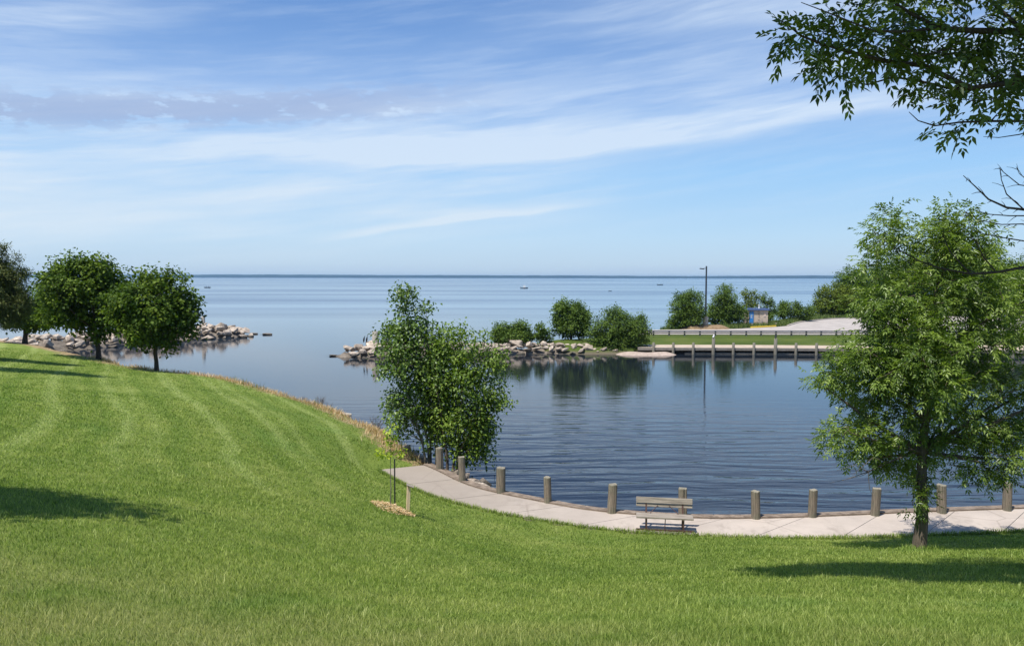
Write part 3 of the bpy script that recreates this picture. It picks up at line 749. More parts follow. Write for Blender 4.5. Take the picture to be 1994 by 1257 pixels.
# --- overhanging tree at the right, rooted outside the frame
ob = Vector((13.6, 12.5, lz(13.6, 12.5)))
Yo = 9.8
def pl(*pts): return [PY(x, y, Yo+dy) for x, y, dy in pts]
j1 = Vector((12.2, 12.0, 9.2)); j2 = Vector((12.6, 12.2, 7.9)); j3 = Vector((12.4, 12.1, 10.8))
ov_l = [([ob+Vector((0, 0, 5)), j1, PY(2350, 150, 11.2), PY(2150, 175, 10.4), PY(1994, 158, Yo), PY(1890, 172, Yo)], .085, .030),
        (pl((1890, 172, 0), (1800, 128, -.1), (1720, 118, -.2), (1650, 100, -.3), (1600, 85, -.4), (1560, 70, -.4), (1530, 45, -.5), (1512, 38, -.5)), .035, .005),
        (pl((1890, 172, 0), (1850, 172, .1), (1790, 158, .2), (1740, 150, .3), (1690, 165, .3), (1650, 158, .2), (1625, 148, .2)), .022, .004),
        ([j3, PY(2300, 30, 11.0), PY(2100, 60, 10.2), PY(1994, 62, Yo), PY(1900, 60, Yo-.1), PY(1830, 55, Yo-.2), PY(1780, 30, Yo-.2), PY(1740, 5, Yo-.2), PY(1690, -20, Yo)], .065, .008),
        (pl((1830, 55, -.2), (1760, 62, -.5), (1700, 60, -.7), (1650, 40, -.8), (1600, 20, -.9), (1560, 5, -1)), .018, .004),
        (pl((1900, 60, -.1), (1850, 95, -.3), (1790, 110, -.6), (1740, 75, -.8)), .014, .004),
        (pl((2060, 240, .5), (1994, 236, .2), (1930, 236, 0), (1870, 238, -.1), (1820, 245, -.2), (1788, 235, -.2), (1770, 218, -.2)), .020, .004),
        ([j2, PY(2300, 260, 11.2), PY(2150, 245, 10.6), PY(2060, 240, Yo+.5)], .08, .02),
        (pl((1930, 236, 0), (1960, 200, .1), (1925, 190, 0), (1870, 195, 0)), .012, .004),
        (pl((1994, 62, 0), (1960, 30, .2), (1925, 0, .3), (1900, -30, .3)), .03, .012),
        (pl((1800, 128, -.1), (1770, 75, .2), (1720, 60, .3), (1660, 70, .3), (1600, 50, .4)), .012, .004),
        (pl((2060, 240, .5), (1985, 262, .3), (1945, 268, .2), (1915, 266, .2)), .010, .003),
        # long upper limb over the lawn, above the frame (casts the shade band)
        ([ob+Vector((0, 0, 6)), Vector((9.0, 9.2, 13.4)), Vector((4.5, 8.0, 14.0)), Vector((.9, 8.2, 14.2))], .13, .02)]
ov_b = [blob(1910, 40, 95, 60, Yo, dr=.8), blob(1760, 35, 95, 45, Yo, dr=.7, w_=1.4), blob(1620, 15, 55, 28, Yo-.6, dr=.5, w_=1.8), blob(1585, 75, 55, 22, Yo-.4, dr=.35, w_=2.2), blob(1526, 60, 24, 24, Yo-.5, dr=.2, w_=3.5),
        blob(1690, 92, 85, 26, Yo-.2, dr=.5, w_=1.8), blob(1800, 120, 80, 40, Yo-.2, dr=.6), blob(1950, 135, 60, 55, Yo, dr=.7), blob(1900, 195, 60, 24, Yo, dr=.5), blob(1870, 235, 70, 13, Yo, dr=.4, w_=1.5),
        blob(1720, 150, 22, 10, Yo+.3, dr=.2), blob(1628, 152, 10, 8, Yo+.2, dr=.1, w_=3), blob(1660, 165, 14, 8, Yo+.3, dr=.1, w_=2), blob(1975, 218, 28, 14, Yo, dr=.4), blob(1983, 255, 14, 8, Yo+.3, dr=.2, w_=2), blob(1790, 187, 12, 8, Yo, dr=.15, w_=2),
        blob(2120, 60, 130, 120, Yo+.6), blob(2150, 190, 110, 50, Yo+.8), blob(1850, -90, 200, 70, Yo+.3), blob(2150, -120, 200, 120, Yo+.8)]
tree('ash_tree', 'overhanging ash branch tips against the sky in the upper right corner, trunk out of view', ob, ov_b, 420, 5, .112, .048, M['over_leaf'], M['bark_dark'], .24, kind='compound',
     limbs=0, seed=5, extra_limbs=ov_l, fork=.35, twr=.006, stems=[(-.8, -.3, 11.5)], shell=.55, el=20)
# same tree's crown out of frame, its left lobes added to cast the shade band
tr_ = [o for o in COL.objects if o.name.startswith('ash_tree')][-1]
r_ = np.random.default_rng(21)
cb = [(1.4, 8.3, 14.2, 1.7, .8, .4, 3.0), (3.3, 7.8, 14.2, 2.0, 1.3, .5, 3.0), (5.9, 7.3, 14.2, 2.4, 1.7, .6, 2.6), (8.9, 7.6, 14.4, 2.2, 1.9, .9, 1.6), (12.5, 12.4, 14.0, 3.6, 3.0, 2.0, .6), (14.5, 12.5, 10.5, 3.0, 3.5, 2.4, .4)]
cl, cd, _ = sample_blobs(r_, cb, 1500, .6)
p, ax, nr, ci = compound(r_, cl, cd, 8, .12, .05)
link('upper_crown', leafmesh('upper_crown', p-np.array(ob), ax, nr, .13, .055, r_.random(len(p))), M['over_leaf'], tr_)
# bare dead limb of the same tree
dm = MB()
def dl(pts, a_, b_):
    n = len(pts); P_ = [PY(x, y, Yo+dy)-ob for x, y, dy in pts]; rs = [a_+(b_-a_)*k/(n-1) for k in range(n)]; dm.tube(P_, rs, 6, False)
    for k in range(n-1):
        for s_ in (0, .5):
            q = Vector(P_[k]).lerp(Vector(P_[k+1]), s_+random.uniform(0, .3)); d_ = (Vector(P_[k+1])-Vector(P_[k])).normalized()
            sd = Vector((random.uniform(-.3, .3), random.uniform(-.6, .6), random.choice((-1, 1))*random.uniform(.5, 1)))
            e = q+(d_*.7+sd*.6).normalized()*random.uniform(.06, .17); dm.tube([q, (q+e)/2+Vector((0, 0, .008)), e], [b_*1.3, b_, b_*.5], 4, False)
dl([(2120, 455, .6), (2050, 425, .3), (1994, 408, 0), (1960, 404, 0), (1925, 388, 0), (1898, 362, 0), (1876, 342, -.1)], .022, .0045)
dl([(1994, 408, 0), (1960, 378, .1), (1950, 350, .1), (1947, 330, .1)], .009, .0035)
dl([(2010, 420, 0), (1965, 420, -.1), (1925, 417, -.1), (1895, 408, -.1)], .009, .0035)
dl([(2020, 365, .2), (1985, 360, .1), (1955, 336, .1), (1945, 326, .1)], .008, .0035)
dl([(2000, 350, .2), (1985, 338, .1), (1979, 325, .1)], .006, .003)
dl([(2040, 445, .2), (1990, 436, 0), (1950, 437, -.1), (1905, 428, -.1), (1880, 412, -.1)], .009, .0035)
dl([(2060, 440, .3), (2000, 470, .1), (1950, 462, 0), (1915, 455, 0), (1890, 448, 0)], .010, .0035)
dl([(2150, 520, 1.0), (2050, 515, .6), (1994, 520, .2), (1940, 530, 0), (1890, 533, 0), (1830, 522, 0), (1790, 508, -.1), (1740, 480, -.1)], .026, .005)
dl([(1890, 533, 0), (1850, 490, .1), (1835, 455, .2)], .010, .004)
dl([(1940, 530, 0), (1915, 500, -.1), (1900, 470, -.1), (1880, 445, -.1)], .010, .004)
dm.tube([Vector((-.3, 0, 3.9)), PY(2300, 560, 11.8)-ob, PY(2150, 520, 10.8)-ob], [.06, .04, .026], 8, False)
dm.tube([PY(2300, 560, 11.8)-ob, PY(2120, 455, Yo+.6)-ob], [.035, .022], 8, False)
dm.build('dead_limb', M['bark_dark'], tr_)

# --- maples on the left bank
def maple(lab, px, py, Y, blobs, tr, seed, n=1000, trunk_lean=0, leaf='maple_leaf', group='maples on the left bank'):
    b = PY(px, py, Y); b.z = lz(b.x, b.y)-.03
    return tree('maple_tree', lab, b, blobs, int(n*.42), 36, .20, .18, M[leaf], M['bark_dark'], tr, group, limbs=16, seed=seed, fork=.22, cr=.25, twr=.010, el=45, shell=.5)
Y = 45.4
maple('round dark green maple nearest the water, rightmost of the trees on the left bank', 305, 722, Y,
      [blob(300, 605, 70, 68, Y), blob(262, 595, 42, 45, Y, dY=-.6), blob(345, 610, 38, 55, Y, dY=.5), blob(318, 548, 42, 27, Y), blob(285, 548, 25, 24, Y, dY=.4), blob(300, 655, 48, 24, Y, dr=.9), blob(240, 600, 24, 35, Y), blob(318, 678, 16, 12, Y, dr=.3)], .13, 31)
Y = 49.6
maple('tallest dark green maple of the left bank, second tree from the right there', 193, 699, Y,
      [blob(170, 580, 78, 68, Y), blob(130, 560, 40, 45, Y, dY=-.7), blob(200, 545, 36, 42, Y, dY=.6), blob(155, 520, 42, 26, Y), blob(195, 515, 30, 24, Y, dY=-.4), blob(120, 612, 50, 28, Y), blob(200, 630, 42, 32, Y, dr=1), blob(218, 580, 24, 40, Y), blob(112, 530, 18, 22, Y)], .16, 32, 1250)
Y = 57.5
maple('low spreading maple with a forked trunk near the left edge, partly behind the pine', 48, 669, Y,
      [blob(50, 600, 52, 36, Y), blob(85, 612, 40, 24, Y), blob(20, 605, 36, 28, Y), blob(60, 630, 45, 12, Y, dr=1.2)], .20, 33, 760)
# --- pine at the left edge
Y = 41.0; pb = Vector((-30.0, Y, 0)); pb.z = lz(-30.0, Y)-.05
pine_b = [blob(-60, 570, 70, 55, Y), blob(0, 585, 36, 42, Y, dr=1.3), blob(8, 540, 20, 22, Y, dr=.8), blob(-2, 508, 11, 14, Y, dr=.5), blob(-45, 520, 40, 30, Y), blob(15, 615, 30, 22, Y, dr=1), blob(40, 560, 10, 22, Y, dr=.5), blob(44, 532, 3.5, 10, Y, dr=.15, w_=4), blob(30, 508, 3, 12, Y, dr=.15, w_=4), blob(5, 486, 3, 12, Y, dr=.15, w_=4), blob(42, 590, 12, 26, Y, dr=.6)]
tree('pine_tree', 'brownish green pine cut off by the left edge of the photo, left of the maples', pb, pine_b, 1500, 40, .22, .045, M['needle'], M['bark_dark'], .22, limbs=22, seed=41, cr=.15, fork=.12, el=12, twr=.012, droop=-.1)
# tall trees just left of the frame whose shade reaches the slope
def shader_tree(nm, lab, b, blobs, seed, n=420, L=.2, leaf='maple_leaf'):
    b = Vector(b); b.z = lz(b.x, b.y)-.05
    return tree(nm, lab, b, blobs, n, 22, L, L*.9, M[leaf], M['bark_dark'], .2, limbs=10, seed=seed, cr=.28, fork=.2, twigs=False)
shader_tree('maple_tree', 'maple standing outside the frame to the left, its shade tip on the upper slope', (-26.8, 33.0, 0), [(-26.6, 33.6, 9.0, 2.0, 1.3, 3.0, 1), (-25.8, 32.4, 13.5, 1.7, 1.1, 2.4, 1), (-24.9, 31.0, 17.0, 1.0, .7, 1.4, 1.3)], 51)
shader_tree('maple_tree', 'maple standing outside the frame to the left, its shade lying across the near lawn', (-11.5, 6.0, 0), [(-10.8, 6.7, 12.0, 2.6, 1.3, 2.0, 1), (-9.4, 6.8, 13.2, 1.3, .45, .7, 1.5), (-8.7, 6.9, 14.0, .8, .25, .3, 1.5)], 52, 520)

# --- shrubby trees beside the walkway end
Y = 29.4
pbse = PY(842, 905, Y); pbse.z = .25
pop_b = [blob(790, 640, 42, 45, Y), blob(790, 690, 55, 60, Y), blob(775, 590, 22, 24, Y, dr=.5), blob(790, 566, 22, 10, Y, dr=.4, w_=1.5), blob(828, 600, 18, 28, Y, dr=.4), blob(765, 655, 30, 28, Y, dr=.7), blob(840, 640, 14, 22, Y, dr=.4), blob(830, 700, 60, 75, Y, dY=.5), blob(760, 700, 26, 38, Y, dY=-.4), blob(748, 725, 20, 10, Y, dr=.4, w_=1.4), blob(800, 790, 55, 60, Y), blob(770, 770, 22, 26, Y, dY=.4), blob(845, 830, 46, 56, Y, dY=.4)]
tree('poplar_tree', 'tall multi-stemmed young poplar with loose airy top beside the walkway end', pbse, pop_b, 490, 25, .12, .105, M['poplar_leaf'], M['bark_grey'], .06, limbs=22, seed=61, cr=.18, fork=.1, twr=.007, el=62,
     stems=[(-1.0, 0, 6.6), (-.2, .3, 6.2), (-1.3, -.2, 4.4), (.3, -.3, 5.0)])
Y = 29.0
ebse = PY(880, 912, Y); ebse.z = .2
eld_b = [blob(905, 680, 36, 40, Y), blob(870, 665, 20, 22, Y, dr=.5), blob(895, 645, 12, 16, Y, dr=.3, w_=1.5), blob(944, 668, 8, 14, Y, dr=.3), blob(920, 740, 55, 50, Y), blob(960, 700, 25, 20, Y, dr=.6), blob(965, 770, 30, 26, Y, dr=.6), blob(975, 735, 16, 8, Y, dr=.4), blob(905, 820, 58, 56, Y, dY=.1), blob(860, 790, 40, 60, Y, dY=.5), blob(915, 875, 42, 26, Y), blob(885, 872, 34, 22, Y, dY=.5), blob(940, 830, 24, 30, Y), blob(940, 890, 16, 10, Y, dr=.4), blob(860, 730, 40, 60, Y, dY=.4)]
tree('box_elder_tree', 'bushy box elder leaning over the water right of the poplar by the walkway end', ebse, eld_b, 550, 27, .14, .085, M['elder_leaf'], M['bark'], .07, limbs=24, seed=62, cr=.20, fork=.06, twr=.007, el=45,
     stems=[(.4, 0, 4.8), (1.2, .2, 3.6), (-.4, -.2, 3.4), (.9, -.4, 2.4)])

# --- sapling with stakes and mulch ring
sb = hit_lawn(761, 991)
k = sb.y/F
sap_b = [blob(765, 840, 24, 14, sb.y, dr=.25), blob(757, 815, 10, 10, sb.y, dr=.15), blob(748, 880, 18, 11, sb.y, dr=.2, w_=2.5), blob(778, 882, 13, 11, sb.y, dr=.2, w_=2.5), blob(762, 860, 14, 14, sb.y, dr=.2)]
t = tree('sapling', 'young sapling with yellow-green leaves tied to a black stake in a mulch ring', sb, sap_b, 42, 5, .075, .065, M['sap_leaf'], M['bark_grey'], .014, limbs=5, seed=71, cr=.05, fork=.55, twr=.004, el=55,
     stems=[(.02, 0, (991-812)*k)])
q = hit_lawn(769, 986); mb = MB(); mb.tube([(0, 0, -.2), (0, 0, 1.18), (.005, 0, 1.2)], [.017, .017, .012], 8)
for zz in np.arange(.1, 1.15, .1): mb.box((.0, -.018, zz), (.03, .012, .02))
o = mb.build('garden_stake', M['black']); o.location = q; tag(o, 'thin black metal stake next to the sapling stem', 'stake')
q = hit_lawn(795, 994); st = thing('marker_post', 'short pale wooden stake with a small slanted board, beside the sapling', 'marker', q, R(20))
mb = MB(); mb.box((0, 0, .22), (.085, .05, .84), Euler((0, R(2.5), 0)), .006); mb.build('stake', M['new_wood'], st)
mb = MB(); mb.box((.05, -.01, .63), (.19, .11, .018), Euler((R(15), R(25), 0)), .003); mb.build('board', M['plank'], st)
def mulch():
    r = np.random.default_rng(5); c0 = hit_lawn(763, 992); n = 1500
    a_ = r.random(n)*6.283; rad = np.sqrt(r.random(n))*(1+.12*np.sin(a_*3)); x = c0.x+rad*.50*np.cos(a_); y = c0.y+rad*.62*np.sin(a_)
    z = lawn_z(x, y)+.015+.10*(1-rad**2).clip(0)
    ax = unit(np.stack([r.normal(size=n), r.normal(size=n), r.normal(size=n)*.25], 1)); nr = unit(r.normal(size=(n, 3))*.4+[0, 0, 1])
    me = leafmesh('mulch', np.stack([x, y, z], 1), ax, nr, r.uniform(.03, .09, n), r.uniform(.012, .03, n), r.random(n), 0)
    m_ = link('mulch_ring', me, M['dry']); tag(m_, 'ring of tan wood chip mulch round the sapling stem', 'mulch', kind='stuff')
mulch()

# ------------------------------------------------------------------ far side: peninsula
def sstep(a_, b_, v): 
    t = np.clip((v-a_)/(b_-a_), 0, 1); return t*t*(3-2*t)
pen = np.array([(3.0, 77.2), (7, 76.0), (12, 76.2), (12.4, 75.6), (25, 75.4), (40, 74.2), (52, 72.6), (75, 69), (130, 66), (150, 260), (90, 215), (66, 160), (56, 140), (48, 128), (41, 118), (34, 111), (28, 106.5), (23, 103), (18.8, 98), (17.0, 93), (13, 88.5), (9, 85), (5, 82.5), (2.5, 80)])
def qy(x): return np.interp(x, [12.4, 25, 40, 52, 75, 130], [75.6, 75.4, 74.2, 72.6, 69, 66])
def pen_z(x, y):
    d0 = y-qy(x)
    z = .58+.38*sstep(4.2, 11.5, d0)+.20*sstep(18, 45, d0)
    z += .9*np.exp(-((x-50)/7)**2-((d0-7.5)/3.2)**2)              # low grassy hump at the right
    z += np.where(x < 13, .55*np.exp(-((x-6)/3.5)**2-((y-79.5)/2.2)**2), 0)
    return z
def pen_full(x, y):
    ins = inside(x, y, pen); d = seg_dist(x, y, pen, True)
    behind = np.where((x > 12) & (y < qy(x)+1.0), 2.5, .55)
    return np.maximum(np.where(ins, pen_z(x, y), pen_z(x, y)-d*behind-.05), -1.5)
pen_full2 = lambda x, y: np.where((x > 12.6) & (y < qy(x)+.9), -1.5, pen_full(x, y))
grid_sheet('far_lawn', np.unique(np.r_[np.arange(-4, 60, .8), np.arange(60, 150, 4)]), np.unique(np.r_[np.arange(60, 92, .45), np.arange(92, 140, 1.2), np.arange(140, 262, 6)]), pen_full2, M['far_lawn'])
pz = lambda x, y: float(pen_z(np.array([x*1.0]), np.array([y*1.0]))[0])
def band_sheet(name, xs, f0, f1, off, m, n=6, thick=None):
    A = []; nx = len(xs)
    for x in xs:
        for j in range(n):
            y = f0(x)+(f1(x)-f0(x))*j/(n-1); A.append((x, y, pz(x, y)+off))
    fs = [(i*n+j, (i+1)*n+j, (i+1)*n+j+1, i*n+j+1) for i in range(nx-1) for j in range(n-1)]
    me = bpy.data.meshes.new(name); me.from_pydata(A, [], fs); me.update(); return tag(link(name, me, m), kind='structure')
XR = list(np.arange(12.4, 92, .9))
band_sheet('quay_path', XR, lambda x: qy(x)+.12, lambda x: qy(x)+3.6, .035, M['far_walk'])
back = lambda x: float(np.interp(x, [14, 24, 28.6, 35.0, 37, 41, 48.6, 60, 88], [95.2, 97, 98, 101.4, 103.2, 110, 118, 124, 134]))
band_sheet('road', [x for x in np.arange(13.6, 92, .9)], lambda x: min(88.2, back(x)-.5), back, .05, M['asphalt'], 14)
# pale kerb along the back of the car park
kb = MB(); pts = [(x, back(x)) for x in np.arange(37, 90, 1.5)]
for (x1, y1), (x2, y2) in zip(pts[:-1], pts[1:]): kb.bar((x1, y1, pz(x1, y1)+.08), (x2, y2, pz(x2, y2)+.08), .25, .18)
tag(kb.build('kerb', M['old_concrete']), 'pale concrete kerb along the back edge of the far car park', 'kerb')

# quay: cap beam, lower wale, dark recess and posts
quay = thing('timber_quay', 'long grey timber quay face along the far side of the basin', 'quay', (12.4, 75.6, 0))
def qbar(name, y0, z0, z1, th, m, x0=12.4, x1=92):
    mb = MB(); xs_ = list(np.arange(x0, x1, 4.9))
    for a_ in xs_:
        b_ = min(a_+4.88, x1); mb.bar((a_-12.4, qy(a_)+y0-75.6, (z0+z1)/2), (b_-12.4, qy(b_)+y0-75.6, (z0+z1)/2), th, z1-z0)
    mb.build(name, m, quay)
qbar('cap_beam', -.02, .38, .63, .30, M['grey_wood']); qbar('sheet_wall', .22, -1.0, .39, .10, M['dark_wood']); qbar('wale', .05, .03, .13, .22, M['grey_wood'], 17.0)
qx = [1272.6, 1311, 1350, 1389, 1428, 1468, 1510, 1550, 1590, 1631, 1672, 1713, 1755, 1797, 1840, 1884, 1928, 1973]
ordn = ['first', 'second', 'third', 'fourth', 'fifth', 'sixth', 'seventh', 'eighth', 'ninth', 'tenth', 'eleventh', 'twelfth', 'thirteenth', 'fourteenth', 'fifteenth', 'sixteenth', 'seventeenth', 'eighteenth', 'nineteenth', 'twentieth', 'twenty-first', 'twenty-second']
for i, px in enumerate(qx):
    Yq = 75.4
    for _ in range(3): x = PY(px, 678, Yq).x; Yq = float(qy(x))-.22
    tall = px in (1389, 1510); h = 1.62 if tall else 1.16
    mb = MB(); mb.tube([(0, 0, -1), (0, 0, .3), (.01, 0, h-.02), (.01, 0, h)], [.15, .14, .13, .11] if not tall else [.17, .165, .16, .13], 10)
    o = mb.build('quay_post', M['quay_wood']); o.location = (x, Yq, 0)
    lab = ('tall timber quay post with a white gull on top, far side of the basin' if px == 1389 else 'tall timber quay post with a dark bird on top, far side of the basin') if tall else ordn[i]+' timber quay post counted from the left end of the far quay'
    tag(o, lab, 'post', 'timber posts along the far quay')
    if tall:
        bd = thing('seabird', 'white gull perched on a tall far quay post' if px == 1389 else 'dark cormorant perched on a tall far quay post', 'bird', (x, Yq, h), R(60))
        bm = bmesh.new(); bmesh.ops.create_uvsphere(bm, u_segments=12, v_segments=8, radius=1)
        for v in bm.verts:
            c_ = v.co; s_ = 1-.45*max(0, -c_.x); c_.y *= .085*s_; c_.z *= .095*s_; c_.x *= .19; c_.z += .13+c_.x*.25
        h0 = len(bm.verts); bmesh.ops.create_uvsphere(bm, u_segments=10, v_segments=8, radius=.055, matrix=Matrix.Translation((.17, 0, .27)))
        bmesh.ops.create_cone(bm, cap_ends=True, segments=8, radius1=.05, radius2=.045, depth=.14, matrix=Matrix.Translation((.14, 0, .20)))
        bmesh.ops.create_cone(bm, cap_ends=True, segments=6, radius1=.014, radius2=.002, depth=.08, matrix=Matrix.Translation((.25, 0, .265)) @ Matrix.Rotation(R(90), 4, 'Y'))
        me = bpy.data.meshes.new('body'); bm.to_mesh(me); bm.free(); link('body', me, M['gull'] if px == 1389 else M['cormorant'], bd)
        mb = MB(); mb.tube([(.02, .03, 0), (.02, .03, .08)], .008, 5); mb.tube([(.02, -.03, 0), (.02, -.03, .08)], .008, 5); mb.build('legs', M['black'], bd)
        mb = MB()
        for s_ in (-1, 1): mb.tube([(.10, s_*.07, .17), (-.02, s_*.085, .14), (-.24, s_*.03, .08)], [.02, .04, .008], 6)
        mb.build('wings', M['gull_grey'] if px == 1389 else M['cormorant'], bd)

# guard rail with posts
rx0, ry = 9.5, 86.6
gr = thing('guard_rail', 'long weathered guard rail on stubby posts between the far road and the grass', 'guard rail', (rx0, ry, 0))
gx = [PY(px, 650, ry).x for px in [1213, 1243, 1272.6, 1303, 1333, 1363, 1393, 1423, 1453, 1482, 1511, 1541, 1570, 1599]]
while gx[-1] < 70: gx.append(gx[-1]+1.71)
mb = MB(); mt = MB()
for a_, b_ in zip(gx[::3], gx[3::3]+[gx[-1]]):
    za, zb = pz(a_, ry), pz(b_, ry)
    mb.bar((a_-rx0, -.12, za+.34), (b_-rx0-.02, -.12, zb+.34), .07, .13); mt.bar((a_-rx0, -.14, za+.54), (b_-rx0-.02, -.14, zb+.54), .09, .14)
mt.build('upper_rail', M['rail_steel'], gr); mb.build('lower_rail', M['grey_wood'], gr)
pm = None
for x in gx:
    z = pz(x, ry)
    if pm is None:
        q = MB(); q.box((0, 0, .15), (.17, .15, .95), None, .01); pm = q.build('post', M['grey_wood'], gr); o = pm
    else: o = pm.copy(); COL.objects.link(o); o.parent = gr
    o.location = (x-rx0, 0, z)

# gravel beach in front of the quay's left end
def mound(name, pts, w_, h_, m, kind='structure', seed=1, dz=0.0):
    r = np.random.default_rng(seed); P_ = resample([(a_, b_, 0) for a_, b_ in pts], 60)[:, :2]
    x0, x1 = P_[:, 0].min()-w_*1.6, P_[:, 0].max()+w_*1.6; y0, y1 = P_[:, 1].min()-w_*1.6, P_[:, 1].max()+w_*1.6
    def f(x, y):
        d = seg_dist(x, y, P_); return h_*(1-(d/w_)**1.6)*(1+.12*np.sin(x*2.1+seed)*np.sin(y*1.7))+dz
    return grid_sheet(name, np.arange(x0, x1, .25), np.arange(y0, y1, .25), lambda x, y: np.maximum(f(x, y), -.8), m, None, kind)
mound('gravel_beach', [(11.2, 75.1), (13.2, 74.8), (15.0, 75.0)], 1.05, .26, M['sand'], seed=2)

# dirt heap and lamp
lb = PY(1373, 637, 98.5); lb.z = pz(lb.x, lb.y)
mound('dirt_heap', [(lb.x-1.8, lb.y-.4), (lb.x+1.6, lb.y-.2)], 1.6, .55, M['dirt'], seed=4, dz=lb.z)
L_ = thing('street_lamp', 'tall dark lamp post on a pale concrete footing behind the far guard rail', 'lamp post', (lb.x, lb.y-.2, lb.z))
mb = MB(); mb.tube([(0, 0, -.2), (0, 0, 1.55), (0, 0, 1.62)], [.34, .33, .28], 16); mb.build('footing', M['old_concrete'], L_)
mb = MB(); mb.box((0, 0, 1.66), (.42, .42, .08)); mb.tube([(0, 0, 1.6), (0, 0, 8.0)], [.13, .10], 10); mb.box((0, -.11, 2.6), (.16, .10, .4)); mb.build('pole', M['lamp_dark'], L_)
mb = MB(); mb.bar((0, 0, 7.72), (-.35, -.02, 7.70), .07, .07); mb.build('arm', M['lamp_dark'], L_)
mb = MB(); mb.box((-.58, -.02, 7.66), (.55, .34, .13), Euler((0, R(6), 0)), .03); mb.build('lamp_head', M['lamp_dark'], L_)

# restroom hut
sx = PY(1475, 632, 103.2); sxb = Vector((sx.x, 103.2, pz(sx.x, 103.2)))
hut = thing('restroom_hut', 'small brown restroom hut with blue door and flat blue roof by the far road', 'hut', sxb, R(-4))
mb = MB(); mb.box((0, 1.2, 1.12), (2.72, 2.3, 1.98)); mb.build('wall', M['siding'], hut)
mb = MB(); mb.box((.25, 1.2, .06), (2.3, 2.36, .16)); mb.build('base', M['blue_base'], hut)
mb = MB(); mb.box((0, 1.18, 2.20), (3.02, 2.7, .20), None, .02); mb.box((0, 1.18, 2.325), (2.94, 2.62, .05)); mb.build('roof', M['blue_roof'], hut)
mb = MB(); mb.tube([(.36, .8, 2.3), (.36, .8, 2.75)], .10, 10); mb.tube([(.36, .8, 2.75), (.36, .8, 2.82)], .15, 10); mb.build('vent', M['white'], hut)
d_ = MB(); d_.box((-.80, .03, 1.12), (.52, .06, 1.72), None, .006); dr_ = d_.build('door', M['blue_door'], hut)
d_ = MB()
for dx, dz in ((-.87, 1.42), (-.75, 1.42)):       # white pictogram of two figures
    d_.tube([(dx, -.005, dz+.13), (dx, -.001, dz+.13)], .035, 10); d_.box((dx, -.004, dz), (.075, .012, .16)); d_.box((dx-.018, -.004, dz-.14), (.024, .012, .14)); d_.box((dx+.018, -.004, dz-.14), (.024, .012, .14))
d_.box((-.81, -.004, 1.14), (.20, .012, .07)); d_.build('pictogram', M['white'], dr_)
d_ = MB(); d_.box((-1.10, .05, 1.12), (.05, .06, 1.76)); d_.box((-.50, .05, 1.12), (.05, .06, 1.76)); d_.box((-.80, .05, 2.02), (.65, .06, .05)); d_.build('door_frame', M['grey'], hut)
d_ = MB(); d_.box((.18, .02, 1.62), (.045, .05, .95)); d_.build('downpipe', M['black'], hut)
d_ = MB(); d_.box((.95, .03, 1.45), (.24, .03, .42)); sg = d_.build('notice', M['white'], hut)
d_ = MB(); d_.box((.95, .010, 1.60), (.20, .02, .07)); d_.box((.95, .010, 1.45), (.20, .02, .07)); d_.box((.95, .010, 1.31), (.20, .02, .05)); d_.build('notice_print', M['sign_orange'], sg)
# litter bin, hand pump and yellow step in front of the hut
h0 = lambda dx, dy: (sxb.x+dx, sxb.y+dy, pz(sxb.x+dx, sxb.y+dy)-.01)
mb = MB(); mb.box((0, 0, .10), (.62, .5, .2), None, .02); mb.box((.06, -.02, .25), (.48, .34, .1), None, .02); tag(mb.build('step', M['yellow']), 'yellow painted step below the blue restroom door', 'step').location = h0(-.72, -.45)
pmp = thing('bicycle', 'dark bicycle leaning on the front wall of the far restroom hut', 'bicycle', h0(.22, -.28), R(2))
for wx in (-.42, .42):
    mb = MB(); ring = [(wx+.27*math.cos(a_), 0, .30+.27*math.sin(a_)) for a_ in np.linspace(0, 6.283, 17)]; mb.tube(ring, .022, 5, False)
    for k in range(4):
        a_ = k*math.pi/4; mb.bar((wx-.26*math.cos(a_), 0, .30-.26*math.sin(a_)), (wx+.26*math.cos(a_), 0, .30+.26*math.sin(a_)), .008, .008)
    mb.build('wheel', M['black'], pmp)
mb = MB()
for a_, b_ in (((-.42, 0, .3), (-.12, 0, .72)), ((-.42, 0, .3), (0, 0, .28)), ((0, 0, .28), (-.14, 0, .82)), ((0, 0, .28), (.32, 0, .75)), ((-.12, 0, .72), (.30, 0, .78)), ((.42, 0, .3), (.30, 0, .95))): mb.tube([a_, b_], .022, 6)
mb.build('frame', M['grey'], pmp)
mb = MB(); mb.box((-.15, 0, .86), (.24, .10, .06), None, .02); mb.build('saddle', M['black'], pmp)
mb = MB(); mb.tube([(.30, -.22, .98), (.30, 0, .96), (.30, .22, .98)], .018, 6); mb.build('handlebar', M['black'], pmp)
mb = MB(); mb.tube([(0, 0, 0), (0, 0, .30), (0, 0, .33)], [.13, .16, .15], 12); o = mb.build('bucket', M['white']); o.location = h0(.62, -.55); tag(o, 'white bucket standing right of the bicycle at the restroom hut', 'bucket')
